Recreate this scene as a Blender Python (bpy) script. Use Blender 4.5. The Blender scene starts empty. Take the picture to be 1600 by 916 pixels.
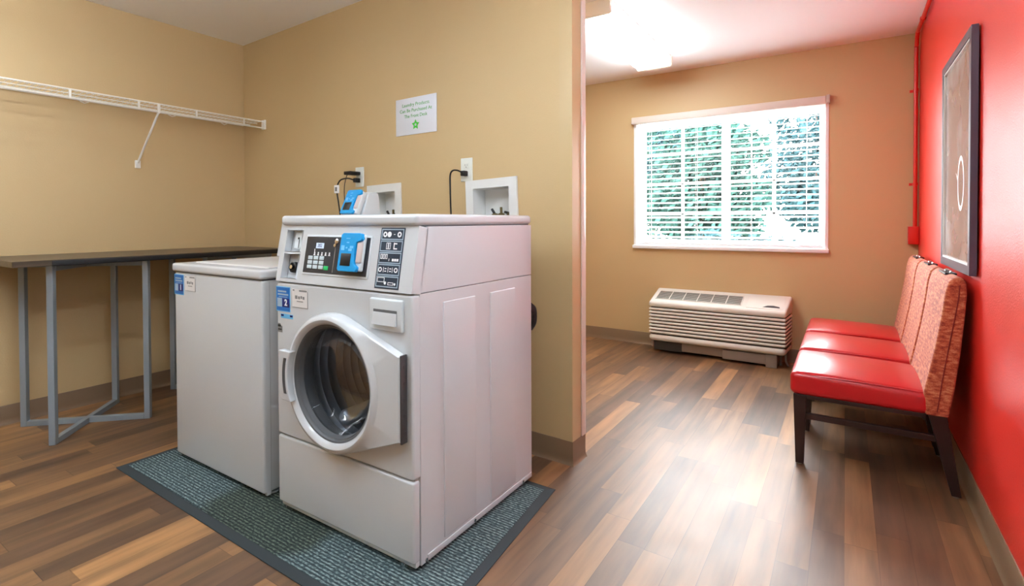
import bpy, bmesh, math, random
from mathutils import Matrix, Vector
sc = bpy.context.scene
COL = sc.collection
R = math.radians
random.seed(7)

# ------------------------------------------------------------------ camera, world, exposure
F_PX, YAW, PITCH, ROLL, PRY, CAM_H = 805.5, 0.57483, -0.01467, -0.0032, 357.4, 1.08
def cam_axes():
    cy, sy = math.cos(YAW), math.sin(YAW)
    f = Vector((-sy, cy, 0)); r = Vector((cy, sy, 0)); u = Vector((0, 0, 1))
    cp, sp = math.cos(PITCH), math.sin(PITCH)
    f, u = f*cp + u*sp, u*cp - f*sp
    cr, sr = math.cos(ROLL), math.sin(ROLL)
    r, u = r*cr + u*sr, u*cr - r*sr
    return r, u, f
cd = bpy.data.cameras.new('camera'); cam = bpy.data.objects.new('camera', cd); COL.objects.link(cam)
r_, u_, f_ = cam_axes()
cam.matrix_world = Matrix(((r_.x, u_.x, -f_.x, 0), (r_.y, u_.y, -f_.y, 0), (r_.z, u_.z, -f_.z, CAM_H), (0, 0, 0, 1)))
cd.sensor_width = 36; cd.lens = 36*F_PX/1600; cd.shift_y = -(458-PRY)/1600; cd.clip_start = 0.05
sc.camera = cam
sc.view_settings.view_transform = 'Standard'; sc.view_settings.look = 'None'
sc.view_settings.gamma = 1; sc.view_settings.use_curve_mapping = False
sc.view_settings.exposure = 0.8
SKY, LAMP_ADDED, LAMP_LOUNGE = 25.0, 29.0, 14.0
w = bpy.data.worlds.new('sky'); sc.world = w; w.use_nodes = True
bg = w.node_tree.nodes['Background']; bg.inputs[0].default_value = (0.95, 0.97, 1.0, 1); bg.inputs[1].default_value = SKY
sd = bpy.data.lights.new('sun', 'SUN'); sd.energy = 10.0; sd.angle = R(2); sd.color = (1, .95, .86)
so = bpy.data.objects.new('sun', sd); COL.objects.link(so); so.rotation_euler = (R(48), 0, R(-25))
pd = bpy.data.lights.new('window_daylight_portal', 'AREA'); pd.shape = 'RECTANGLE'; pd.size = 1.46; pd.size_y = 1.06
pd.cycles.is_portal = True
po = bpy.data.objects.new('window_daylight_portal', pd); COL.objects.link(po); po.location = (-.84, 4.60, 1.39); po.rotation_euler = (R(-90), 0, 0)
sc.cycles.use_denoising = True
sc.cycles.max_bounces = 10; sc.cycles.diffuse_bounces = 6; sc.cycles.transparent_max_bounces = 12
sc.cycles.sample_clamp_indirect = 12.0; sc.cycles.caustics_reflective = False; sc.cycles.caustics_refractive = False

# ------------------------------------------------------------------ materials
def srgb(r, g, b):
    f = lambda c: (c/255/12.92) if c/255 <= .04045 else ((c/255+.055)/1.055)**2.4
    return (f(r), f(g), f(b), 1)
def mat(name, col, rough=.5, metal=0, bump=0, bscale=200, spec=.5, var=0, vscale=6, coat=0):
    m = bpy.data.materials.new(name); m.use_nodes = True
    nt = m.node_tree; p = nt.nodes['Principled BSDF']
    p.inputs['Base Color'].default_value = col; p.inputs['Roughness'].default_value = rough
    p.inputs['Metallic'].default_value = metal; p.inputs['Specular IOR Level'].default_value = spec
    p.inputs['Coat Weight'].default_value = coat
    tc = nt.nodes.new('ShaderNodeTexCoord')
    if var:
        n = nt.nodes.new('ShaderNodeTexNoise'); n.inputs['Scale'].default_value = vscale; n.inputs['Detail'].default_value = 5
        nt.links.new(tc.outputs['Object'], n.inputs['Vector'])
        mx = nt.nodes.new('ShaderNodeMix'); mx.data_type = 'RGBA'
        mx.inputs['A'].default_value = tuple(c*(1-var) for c in col[:3])+(1,)
        mx.inputs['B'].default_value = tuple(min(1, c*(1+var)) for c in col[:3])+(1,)
        nt.links.new(n.outputs['Fac'], mx.inputs['Factor']); nt.links.new(mx.outputs['Result'], p.inputs['Base Color'])
    if bump:
        n = nt.nodes.new('ShaderNodeTexNoise'); n.inputs['Scale'].default_value = bscale; n.inputs['Detail'].default_value = 3
        nt.links.new(tc.outputs['Object'], n.inputs['Vector'])
        b = nt.nodes.new('ShaderNodeBump'); b.inputs['Strength'].default_value = bump; b.inputs['Distance'].default_value = .002
        nt.links.new(n.outputs['Fac'], b.inputs['Height']); nt.links.new(b.outputs['Normal'], p.inputs['Normal'])
    return m
def emis(name, col, s):
    m = mat(name, col, .4); p = m.node_tree.nodes['Principled BSDF']
    p.inputs['Emission Color'].default_value = col; p.inputs['Emission Strength'].default_value = s
    return m

M_WPLAST = mat('white_plastic', srgb(210, 216, 220), .35)
M_WALL = mat('tan_wall_paint', srgb(199, 171, 126), .5, bump=.25, bscale=160, var=.02, vscale=3)
M_CEIL = mat('white_ceiling_paint', srgb(244, 244, 246), .8, bump=.2, bscale=120)
M_RED = mat('red_wall_paint', srgb(220, 46, 36), .33, bump=.55, bscale=170)
M_REDPIPE = mat('red_painted_metal', srgb(214, 40, 30), .3)
M_BASE = mat('taupe_vinyl_baseboard', srgb(128, 104, 80), .4)
M_TRIM = mat('tan_corner_guard', srgb(198, 172, 128), .3)
M_TRIMW = mat('pale_trim_strip', srgb(222, 208, 194), .3)
M_WHITE = mat('white_enamel', srgb(202, 205, 208), .22, coat=.2)
M_GASKET = mat('grey_seal', srgb(90, 92, 95), .5)
M_DKGREY = mat('dark_grey_seam', srgb(70, 72, 75), .5)
M_BLACK = mat('black_plastic', srgb(18, 18, 20), .4)
M_PANEL = mat('charcoal_panel', srgb(44, 48, 56), .3)
M_NAVY = mat('dark_navy_panel', srgb(34, 50, 68), .35)
M_PALEB = mat('pale_blue_print', srgb(160, 180, 195), .4)
M_BLUE = mat('bright_blue_plastic', srgb(0, 150, 215), .35)
M_BLUES = mat('blue_sticker', srgb(10, 105, 185), .4)
M_NAVYS = mat('navy_sticker', srgb(8, 22, 105), .4)
M_LBLUE = mat('light_blue_print', srgb(110, 190, 235), .4)
M_LABEL = mat('pale_grey_label', srgb(222, 218, 216), .5)
M_PRINT = mat('grey_print', srgb(130, 130, 130), .5)
M_WPRINT = mat('white_print', srgb(240, 242, 245), .5)
M_KEY = mat('pale_key', srgb(200, 215, 222), .4)
M_GREENK = mat('green_key', srgb(30, 200, 110), .4)
M_LCD = emis('lit_display', srgb(190, 205, 235), .25)
M_STEEL = mat('drum_steel', srgb(165, 172, 182), .42, .7)
M_CHROME = mat('chrome', srgb(225, 225, 228), .12, 1.0)
M_HINGE = mat('dark_hinge_metal', srgb(88, 88, 90), .45, .6, bump=.5, bscale=90)
M_LEGMET = mat('silver_powder_coated_steel', srgb(148, 160, 170), .35, .25)
M_WIRE = mat('white_vinyl_wire', srgb(232, 228, 220), .4)
M_BORDER = mat('dark_rubber_border', srgb(42, 50, 54), .75)
M_OUTLET = mat('ivory_white_plate', srgb(228, 230, 222), .4)
M_BOXIN = mat('white_box_plastic', srgb(226, 226, 224), .45)
M_SIGN = mat('white_sign_card', srgb(222, 224, 232), .4)
M_GREENT = mat('green_sign_print', srgb(70, 165, 75), .5)
M_GREENS = mat('green_star_print', srgb(60, 190, 50), .5)
M_BRASS = mat('brass_valve', srgb(120, 105, 70), .4, .7)
M_VINYL = mat('red_vinyl', srgb(186, 22, 30), .3, bump=.15, bscale=260, coat=.15)
M_STITCH = mat('dark_red_stitch', srgb(120, 36, 28), .8)
M_DWOOD = mat('espresso_wood', srgb(42, 24, 22), .35, var=.15, vscale=20)
M_ACW = mat('cream_ac_plastic', srgb(224, 222, 214), .4)
M_ACDK = mat('dark_vent_gap', srgb(62, 58, 55), .7)
M_ACGR = mat('grey_vent_grille', srgb(150, 150, 142), .5)
M_ACBASE = mat('grey_brown_subbase', srgb(140, 128, 118), .5)
M_BLIND = mat('white_blind_vinyl', srgb(240, 242, 244), .45)
M_HEADR = mat('cream_headrail', srgb(214, 204, 194), .5)
M_WFRAME = mat('white_window_frame', srgb(238, 240, 242), .35)
M_FRAMEB = mat('slate_picture_frame', srgb(78, 76, 90), .3)
M_MATB = mat('pale_frame_bevel', srgb(225, 222, 220), .4)
M_OFFW = mat('off_white_print', srgb(228, 220, 214), .5)
M_LAMPCAP = mat('cream_lamp_cap', srgb(236, 228, 212), .5)
M_DIFF = emis('added_light_diffuser', (.82, .92, 1, 1), LAMP_ADDED)  # glow of the added, unseen hanging lights
M_DIFFL = emis('lounge_lamp_diffuser', (.83, .94, 1, 1), LAMP_LOUNGE)
M_LAWN = mat('pale_paving', srgb(200, 196, 186), .9, var=.3, vscale=4)
M_LEAF = mat('green_leaves', (.016, .040, .034, 1), .9, spec=0, var=.5, vscale=2)
M_LEAF2 = mat('blue_green_leaves', (.016, .037, .042, 1), .9, spec=0, var=.5, vscale=2)
M_BARK = mat('bark', srgb(90, 75, 60), .9)

def nodes_of(name):
    m = bpy.data.materials.new(name); m.use_nodes = True
    return m, m.node_tree, m.node_tree.nodes['Principled BSDF']
def mathn(nt, op, a, b=None):
    n = nt.nodes.new('ShaderNodeMath'); n.operation = op
    for i, v in enumerate((a, b)):
        if v is None: continue
        if isinstance(v, (int, float)): n.inputs[i].default_value = v
        else: nt.links.new(v, n.inputs[i])
    return n.outputs[0]
def ramp(nt, fac, stops):
    n = nt.nodes.new('ShaderNodeValToRGB'); e = n.color_ramp.elements
    while len(e) < len(stops): e.new(.5)
    for i, (p, c) in enumerate(stops): e[i].position = p; e[i].color = c
    nt.links.new(fac, n.inputs[0]); return n.outputs[0]
def noise(nt, vec, scale, detail=4, vscale=None):
    n = nt.nodes.new('ShaderNodeTexNoise'); n.inputs['Scale'].default_value = scale; n.inputs['Detail'].default_value = detail
    if vscale:
        mp = nt.nodes.new('ShaderNodeMapping'); mp.inputs['Scale'].default_value = vscale
        nt.links.new(vec, mp.inputs['Vector']); vec = mp.outputs['Vector']
    nt.links.new(vec, n.inputs['Vector']); return n.outputs['Fac']
def mixc(nt, mode, fac, a, b):
    n = nt.nodes.new('ShaderNodeMix'); n.data_type = 'RGBA'; n.blend_type = mode
    if isinstance(fac, (int, float)): n.inputs['Factor'].default_value = fac
    else: nt.links.new(fac, n.inputs['Factor'])
    for k, v in (('A', a), ('B', b)):
        if isinstance(v, tuple): n.inputs[k].default_value = v
        else: nt.links.new(v, n.inputs[k])
    return n.outputs['Result']
def wood_floor():
    m, nt, p = nodes_of('vinyl_plank_floor')
    tc = nt.nodes.new('ShaderNodeTexCoord'); sp = nt.nodes.new('ShaderNodeSeparateXYZ')
    nt.links.new(tc.outputs['Object'], sp.inputs[0])
    PW, PL = .092, .74
    u = mathn(nt, 'DIVIDE', sp.outputs['X'], PW); row = mathn(nt, 'FLOOR', u)
    wn = nt.nodes.new('ShaderNodeTexWhiteNoise'); wn.noise_dimensions = '1D'; nt.links.new(row, wn.inputs['W'])
    v = mathn(nt, 'ADD', mathn(nt, 'DIVIDE', sp.outputs['Y'], PL), mathn(nt, 'MULTIPLY', wn.outputs['Value'], 7.3))
    idx = mathn(nt, 'FLOOR', v)
    cb = nt.nodes.new('ShaderNodeCombineXYZ'); nt.links.new(row, cb.inputs[0]); nt.links.new(idx, cb.inputs[1])
    w2 = nt.nodes.new('ShaderNodeTexWhiteNoise'); w2.noise_dimensions = '3D'; nt.links.new(cb.outputs[0], w2.inputs['Vector'])
    base = ramp(nt, w2.outputs['Value'], [(0, srgb(92, 66, 47)), (.3, srgb(110, 80, 54)), (.6, srgb(126, 92, 60)), (.85, srgb(142, 104, 67)), (1, srgb(166, 122, 78))])
    # grain, shifted per plank
    off = nt.nodes.new('ShaderNodeVectorMath'); off.operation = 'MULTIPLY_ADD'
    nt.links.new(w2.outputs['Color'], off.inputs[0]); off.inputs[1].default_value = (9, 9, 9); nt.links.new(tc.outputs['Object'], off.inputs[2])
    g1 = noise(nt, off.outputs[0], 1, 6, (26, 2.2, 1)); g2 = noise(nt, off.outputs[0], 1, 3, (7, 1.6, 1))
    gc = ramp(nt, g1, [(.3, (.62, .60, .58, 1)), (.7, (1.25, 1.22, 1.18, 1))])
    gc2 = ramp(nt, g2, [(.3, (.74, .74, .74, 1)), (.72, (1.25, 1.22, 1.16, 1))])
    c = mixc(nt, 'MULTIPLY', 1, base, gc); c = mixc(nt, 'MULTIPLY', .8, c, gc2)
    fu = mathn(nt, 'FRACT', u); fv = mathn(nt, 'FRACT', v)
    e1 = mathn(nt, 'LESS_THAN', fu, .018); e2 = mathn(nt, 'LESS_THAN', fv, .003)
    c = mixc(nt, 'MULTIPLY', mathn(nt, 'MAXIMUM', e1, e2), c, (.55, .5, .48, 1))
    nt.links.new(c, p.inputs['Base Color'])
    rn = noise(nt, tc.outputs['Object'], 5, 3); nt.links.new(mathn(nt, 'ADD', mathn(nt, 'MULTIPLY', rn, .10), .43), p.inputs['Roughness'])
    p.inputs['Specular IOR Level'].default_value = .9
    fine = noise(nt, tc.outputs['Object'], 260, 2)
    b = nt.nodes.new('ShaderNodeBump'); b.inputs['Strength'].default_value = .12; b.inputs['Distance'].default_value = .001
    nt.links.new(mathn(nt, 'ADD', fine, g1), b.inputs['Height']); nt.links.new(b.outputs[0], p.inputs['Normal'])
    return m
M_FLOOR = wood_floor()
def mat_carpet():
    m, nt, p = nodes_of('ribbed_mat_carpet')
    tc = nt.nodes.new('ShaderNodeTexCoord'); sp = nt.nodes.new('ShaderNodeSeparateXYZ'); nt.links.new(tc.outputs['Object'], sp.inputs[0])
    rib = mathn(nt, 'ABSOLUTE', mathn(nt, 'SINE', mathn(nt, 'MULTIPLY', sp.outputs['Y'], 3.14159/.0125)))
    n1 = noise(nt, tc.outputs['Object'], 1, 2, (75, 190, 1)); n2 = noise(nt, tc.outputs['Object'], 3, 3)
    k = mathn(nt, 'MULTIPLY', mathn(nt, 'ADD', mathn(nt, 'MULTIPLY', rib, .6), .4), n1)
    c = ramp(nt, k, [(.20, srgb(30, 40, 46)), (.40, srgb(66, 84, 88)), (.62, srgb(140, 158, 156))])
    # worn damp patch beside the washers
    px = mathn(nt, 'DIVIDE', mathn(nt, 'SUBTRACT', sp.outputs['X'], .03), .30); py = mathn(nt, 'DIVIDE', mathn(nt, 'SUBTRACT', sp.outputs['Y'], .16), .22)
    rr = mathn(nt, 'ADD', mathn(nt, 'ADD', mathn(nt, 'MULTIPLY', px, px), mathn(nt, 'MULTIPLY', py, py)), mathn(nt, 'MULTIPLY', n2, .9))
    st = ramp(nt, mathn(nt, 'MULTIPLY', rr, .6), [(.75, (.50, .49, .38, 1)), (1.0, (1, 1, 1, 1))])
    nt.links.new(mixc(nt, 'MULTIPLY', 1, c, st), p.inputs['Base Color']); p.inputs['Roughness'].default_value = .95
    b = nt.nodes.new('ShaderNodeBump'); b.inputs['Strength'].default_value = .8; b.inputs['Distance'].default_value = .004
    nt.links.new(k, b.inputs['Height']); nt.links.new(b.outputs[0], p.inputs['Normal'])
    return m
M_CARPET = mat_carpet()
def woven():
    m, nt, p = nodes_of('orange_red_woven_fabric')
    tc = nt.nodes.new('ShaderNodeTexCoord')
    n1 = noise(nt, tc.outputs['Object'], 1, 4, (40, 26, 110)); n2 = noise(nt, tc.outputs['Object'], 1, 3, (260, 160, 420))
    k = mathn(nt, 'ADD', mathn(nt, 'MULTIPLY', n1, .65), mathn(nt, 'MULTIPLY', n2, .35))
    c = ramp(nt, k, [(.36, srgb(128, 44, 28)), (.5, srgb(176, 86, 52)), (.64, srgb(204, 138, 94))])
    nt.links.new(c, p.inputs['Base Color']); p.inputs['Roughness'].default_value = .8
    p.inputs['Sheen Weight'].default_value = .15
    b = nt.nodes.new('ShaderNodeBump'); b.inputs['Strength'].default_value = .4; b.inputs['Distance'].default_value = .002
    nt.links.new(k, b.inputs['Height']); nt.links.new(b.outputs[0], p.inputs['Normal'])
    return m
M_WOVEN = woven()
def laminate():
    m, nt, p = nodes_of('dark_oak_laminate')
    tc = nt.nodes.new('ShaderNodeTexCoord')
    g = noise(nt, tc.outputs['Object'], 1, 6, (40, 3, 40))
    nt.links.new(ramp(nt, g, [(.3, srgb(58, 46, 34)), (.7, srgb(96, 78, 58))]), p.inputs['Base Color'])
    p.inputs['Roughness'].default_value = .35
    return m
M_TABLE = laminate()
def art():
    m, nt, p = nodes_of('taupe_abstract_print')
    tc = nt.nodes.new('ShaderNodeTexCoord')
    g = noise(nt, tc.outputs['Object'], 4, 5)
    nt.links.new(ramp(nt, g, [(.3, srgb(120, 104, 98)), (.5, srgb(150, 130, 120)), (.62, srgb(158, 150, 146)), (.75, srgb(176, 182, 186))]), p.inputs['Base Color'])
    p.inputs['Roughness'].default_value = .18
    return m
M_ART = art()
def thin_glass(name, refl=1.0, tint=(1, 1, 1, 1)):
    m = bpy.data.materials.new(name); m.use_nodes = True; nt = m.node_tree; nt.nodes.clear()
    o = nt.nodes.new('ShaderNodeOutputMaterial'); t = nt.nodes.new('ShaderNodeBsdfTransparent'); t.inputs[0].default_value = tint
    g = nt.nodes.new('ShaderNodeBsdfGlossy'); g.inputs['Roughness'].default_value = .03
    fr = nt.nodes.new('ShaderNodeFresnel'); fr.inputs[0].default_value = 1.5
    mx = nt.nodes.new('ShaderNodeMixShader'); nt.links.new(mathn(nt, 'MULTIPLY', fr.outputs[0], refl), mx.inputs[0])
    nt.links.new(t.outputs[0], mx.inputs[1]); nt.links.new(g.outputs[0], mx.inputs[2]); nt.links.new(mx.outputs[0], o.inputs[0])
    return m
M_GLASS = thin_glass('window_glass', .6, (.97, 1, 1, 1))
M_DGLASS = thin_glass('door_glass', .22, (.80, .82, .84, 1))

# ------------------------------------------------------------------ mesh helpers
def BM(): return bmesh.new()
def poly(bm, vs):
    vv = [bm.verts.new(v) for v in vs]
    return bm.faces.new(vv)
def box(bm, lo, hi):
    x0, y0, z0 = lo; x1, y1, z1 = hi
    v = [bm.verts.new(p) for p in ((x0,y0,z0),(x1,y0,z0),(x1,y1,z0),(x0,y1,z0),(x0,y0,z1),(x1,y0,z1),(x1,y1,z1),(x0,y1,z1))]
    for f in ((0,3,2,1),(4,5,6,7),(0,1,5,4),(1,2,6,5),(2,3,7,6),(3,0,4,7)): bm.faces.new([v[i] for i in f])
def rbox(bm, lo, hi, r=.01, seg=3, mid=(1,1,1), warp=None):
    """box with rounded edges; mid = inner subdivisions per axis; warp(p, n) moves a point"""
    c = [(a+b)/2 for a, b in zip(lo, hi)]; h = [(b-a)/2 for a, b in zip(lo, hi)]
    r = min([r]+[x*.999 for x in h])
    ax = []
    for i in range(3):
        e = [math.tan(math.pi/4*k/seg) for k in range(seg+1)]
        a = [-h[i]+r-r*t for t in reversed(e)]
        n = mid[i]; inner = [-(h[i]-r)+2*(h[i]-r)*k/n for k in range(1, n)]
        b = [-q for q in reversed(a)]
        ax.append(a+inner+b)
    cache = {}
    def vert(i, j, k):
        key = (i, j, k)
        if key in cache: return cache[key]
        p = [ax[0][i], ax[1][j], ax[2][k]]
        q = [max(-(h[t]-r), min(h[t]-r, p[t])) for t in range(3)]
        d = Vector([p[t]-q[t] for t in range(3)])
        if d.length > 1e-9: d = d.normalized()*r
        pp = Vector([c[t]+q[t]+d[t] for t in range(3)])
        if warp: pp = warp(pp)
        cache[key] = bm.verts.new(pp); return cache[key]
    n = [len(a)-1 for a in ax]
    def quad(a, b, cc, d):
        s = []
        for x in (a, b, cc, d):
            if x not in s: s.append(x)
        if len(s) >= 3:
            try: bm.faces.new(s)
            except ValueError: pass
    for i in range(n[0]):
        for j in range(n[1]):
            quad(vert(i,j,0), vert(i,j+1,0), vert(i+1,j+1,0), vert(i+1,j,0))
            quad(vert(i,j,n[2]), vert(i+1,j,n[2]), vert(i+1,j+1,n[2]), vert(i,j+1,n[2]))
    for i in range(n[0]):
        for k in range(n[2]):
            quad(vert(i,0,k), vert(i+1,0,k), vert(i+1,0,k+1), vert(i,0,k+1))
            quad(vert(i,n[1],k), vert(i,n[1],k+1), vert(i+1,n[1],k+1), vert(i+1,n[1],k))
    for j in range(n[1]):
        for k in range(n[2]):
            quad(vert(0,j,k), vert(0,j,k+1), vert(0,j+1,k+1), vert(0,j+1,k))
            quad(vert(n[0],j,k), vert(n[0],j+1,k), vert(n[0],j+1,k+1), vert(n[0],j,k+1))
def prism(bm, pts, axis, a, b):
    """extrude 2D polygon; axis 'x': pts are (y,z); 'y': (x,z); 'z': (x,y)"""
    f = {'x': lambda p, t: (t, p[0], p[1]), 'y': lambda p, t: (p[0], t, p[1]), 'z': lambda p, t: (p[0], p[1], t)}[axis]
    A = [bm.verts.new(f(p, a)) for p in pts]; B = [bm.verts.new(f(p, b)) for p in pts]
    bm.faces.new(A); bm.faces.new(list(reversed(B)))
    for i in range(len(pts)):
        j = (i+1) % len(pts); bm.faces.new((A[j], A[i], B[i], B[j]))
    bmesh.ops.recalc_face_normals(bm, faces=bm.faces)
def tube(bm, pts, r, n=10, caps=True):
    pts = [Vector(p) for p in pts]; rings = []
    up = None
    for i, p in enumerate(pts):
        t = (pts[min(i+1, len(pts)-1)]-pts[max(i-1, 0)]).normalized()
        if up is None:
            up = Vector((0,0,1)) if abs(t.z) < .9 else Vector((1,0,0))
        s = t.cross(up).normalized(); up = s.cross(t).normalized()
        rr = r[i] if isinstance(r, (list, tuple)) else r
        rings.append([bm.verts.new(p+s*math.cos(2*math.pi*k/n)*rr+up*math.sin(2*math.pi*k/n)*rr) for k in range(n)])
    for a, b in zip(rings, rings[1:]):
        for k in range(n): bm.faces.new((a[k], a[(k+1) % n], b[(k+1) % n], b[k]))
    if caps: bm.faces.new(list(reversed(rings[0]))); bm.faces.new(rings[-1])
def curve_pts(pts, n=8):
    """Catmull-Rom through pts"""
    P = [Vector(p) for p in pts]; P = [P[0]*2-P[1]]+P+[P[-1]*2-P[-2]]; out = []
    for i in range(1, len(P)-2):
        for k in range(n):
            t = k/n; a, b, c, d = P[i-1], P[i], P[i+1], P[i+2]
            out.append(.5*((2*b)+(c-a)*t+(2*a-5*b+4*c-d)*t*t+(3*b-a-3*c+d)*t**3))
    out.append(P[-2]); return out
def lathe(bm, prof, n=48, mtx=None, a0=0, a1=2*math.pi):
    """prof [(radius, height)] about +Z then mtx"""
    mtx = mtx or Matrix(); full = abs(a1-a0-2*math.pi) < 1e-6; m = n if full else n+1; rings = []
    for rr, hh in prof:
        if rr < 1e-6: rings.append([bm.verts.new(mtx @ Vector((0, 0, hh)))]); continue
        rings.append([bm.verts.new(mtx @ Vector((rr*math.cos(a0+(a1-a0)*k/n), rr*math.sin(a0+(a1-a0)*k/n), hh))) for k in range(m)])
    for a, b in zip(rings, rings[1:]):
        for k in range(n):
            l = (k+1) % m
            q = [a[k if len(a) > 1 else 0], a[l if len(a) > 1 else 0], b[l if len(b) > 1 else 0], b[k if len(b) > 1 else 0]]
            s = []
            for v in q:
                if v not in s: s.append(v)
            if len(s) > 2: bm.faces.new(s)
def holed(bm, x0, x1, y0, y1, holes, depth, back=True):
    """front face z=0 with rectangular pockets of given depth going to -z"""
    xs = sorted({x0, x1, *[h[0] for h in holes], *[h[1] for h in holes]}); ys = sorted({y0, y1, *[h[2] for h in holes], *[h[3] for h in holes]})
    vs = {}
    def V(x, y, z=0):
        k = (round(x, 5), round(y, 5), round(z, 5))
        if k not in vs: vs[k] = bm.verts.new((x, y, z))
        return vs[k]
    for a, b in zip(xs, xs[1:]):
        for c, d in zip(ys, ys[1:]):
            mx, my = (a+b)/2, (c+d)/2
            if any(h[0] < mx < h[1] and h[2] < my < h[3] for h in holes): continue
            bm.faces.new((V(a,c), V(b,c), V(b,d), V(a,d)))
    for h in holes:
        a, b, c, d = h
        for p, q in (((a,c),(b,c)), ((b,c),(b,d)), ((b,d),(a,d)), ((a,d),(a,c))):
            poly(bm, [(p[0],p[1],0), (p[0],p[1],-depth), (q[0],q[1],-depth), (q[0],q[1],0)])
        if back: poly(bm, [(a,c,-depth), (b,c,-depth), (b,d,-depth), (a,d,-depth)])
def link(name, bm, m, parent=None, mtx=None, smooth=True, bevel=0, seg=2, recalc=False, ang=40):
    if mtx is not None: bm.transform(mtx)
    if recalc: bmesh.ops.recalc_face_normals(bm, faces=bm.faces)
    me = bpy.data.meshes.new(name); bm.to_mesh(me); bm.free()
    if m: me.materials.append(m)
    o = bpy.data.objects.new(name, me); COL.objects.link(o)
    if parent is not None: o.parent = parent
    if smooth: me.shade_smooth(); me.set_sharp_from_angle(angle=R(ang))
    if bevel:
        b = o.modifiers.new('bevel', 'BEVEL'); b.width = bevel; b.segments = seg; b.limit_method = 'ANGLE'; b.angle_limit = R(35); b.harden_normals = False
    return o
def thing(name, label, cat, loc=(0,0,0), rz=0, group=None):
    o = bpy.data.objects.new(name, None); COL.objects.link(o); o.location = loc; o.rotation_euler = (0, 0, rz)
    o.empty_display_size = .1
    return tag(o, label, cat, group)
def tag(o, label, cat, group=None):
    o['label'] = label; o['category'] = cat
    if group: o['group'] = group
    return o
def struct(name, bm, m, label=None, **k):
    o = link(name, bm, m, **k); o['kind'] = 'structure'
    if label: o['label'] = label
    return o
def frame(o, x, y):
    o, x, y = Vector(o), Vector(x).normalized(), Vector(y).normalized(); z = x.cross(y)
    return Matrix(((x.x, y.x, z.x, o.x), (x.y, y.y, z.y, o.y), (x.z, y.z, z.z, o.z), (0, 0, 0, 1)))
def text(name, s, size, m, parent, mtx, at=(0, 0, 0), sx=1.0, bold=0):
    cu = bpy.data.curves.new(name, 'FONT'); cu.body = s; cu.size = size; cu.align_x = 'CENTER'; cu.align_y = 'CENTER'
    cu.extrude = .0003; cu.offset = bold
    t = bpy.data.objects.new(name, cu); COL.objects.link(t)
    dg = bpy.context.evaluated_depsgraph_get(); me = bpy.data.meshes.new_from_object(t.evaluated_get(dg))
    bpy.data.objects.remove(t); bpy.data.curves.remove(cu)
    me.transform(mtx @ Matrix.Translation(at) @ Matrix.Diagonal((sx, 1, 1, 1)))
    me.materials.clear(); me.materials.append(m)
    o = bpy.data.objects.new(name, me); COL.objects.link(o); o.parent = parent
    return o
def copy_tree(o, parent=None):
    c = o.copy(); COL.objects.link(c)
    if parent is not None: c.parent = parent
    for ch in list(o.children): copy_tree(ch, c)
    return c

# ------------------------------------------------------------------ the room
XL, XR, YF, YB = -3.77, .412, 4.42, -2.1
H1, H2 = 2.39, 2.34
O_ = Vector((XL, 2.15, 0)); E_ = Vector((-1.01, 2.045, 0)); S_ = (E_-O_).normalized(); PL_ = (E_-O_).length
MP = frame(O_, S_, (0, 0, 1))                      # partition face: x along the wall, y up, z out into the laundry
PT = .115

bm = BM(); box(bm, (XL-.15, YB-.15, -.1), (XR+.15, YF+.2, 0)); struct('floor', bm, M_FLOOR, smooth=False)
bm = BM(); prism(bm, [(XL-.15, YB-.15), (XR+.15, YB-.15), (XR+.15, 2.09), (-1.01, 2.09), (XL-.15, 2.20)], 'z', H1, H1+.12); struct('ceiling', bm, M_CEIL, smooth=False)
bm = BM(); prism(bm, [(XL-.15, 2.20), (-1.01, 2.09), (XR+.15, 2.09), (XR+.15, YF+.2), (XL-.15, YF+.2)], 'z', H2, H2+.17); ceil2 = struct('ceiling', bm, M_CEIL, smooth=False)
bm = BM(); box(bm, (XL-.15, YB-.15, 0), (XL, YF+.2, H1)); struct('wall_left', bm, M_WALL, smooth=False)
bm = BM(); box(bm, (XR, 1.72, 0), (XR+.15, YF+.2, H1)); struct('wall_right', bm, M_RED, smooth=False)
bm = BM(); box(bm, (XR, YB-.15, 0), (XR+.15, 1.72, H1)); struct('wall_added_white', bm, M_CEIL, smooth=False)  # unseen stretch made white instead of red, to cut red bounce on the washers
bm = BM(); rbox(bm, (XR-.030, .62, 0), (XR, 1.62, 2.12), .004, 2)
dr1 = struct('added_door_1', bm, M_WPLAST)  # unseen white door, added to reflect neutral light onto the washer side
for z0, z1 in ((.20, .92), (1.08, 1.92)): bm = BM(); rbox(bm, (XR-.036, .78, z0), (XR-.029, 1.46, z1), .003, 2); link('added_door_panel', bm, M_WPLAST, dr1)
bm = BM(); tube(bm, [(XR-.03, .72, 1.0), (XR-.08, .72, 1.0), (XR-.08, .83, 1.0)], .010, 10); link('added_door_handle', bm, M_CHROME, dr1)
bm = BM(); box(bm, (XL, YB-.15, 0), (XR, YB, H1)); struct('wall_rear', bm, M_WALL, smooth=False)
WX0, WX1, WZ0, WZ1 = -1.575, -.108, .855, 1.95
bm = BM()
for lo, hi in (((XL, YF, 0), (WX0, YF+.2, H2)), ((WX1, YF, 0), (XR, YF+.2, H2)), ((WX0, YF, 0), (WX1, YF+.2, WZ0)), ((WX0, YF, WZ1), (WX1, YF+.2, H2))): box(bm, lo, hi)
bmesh.ops.remove_doubles(bm, verts=bm.verts, dist=1e-5)
struct('wall_far', bm, M_WALL, smooth=False)
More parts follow.
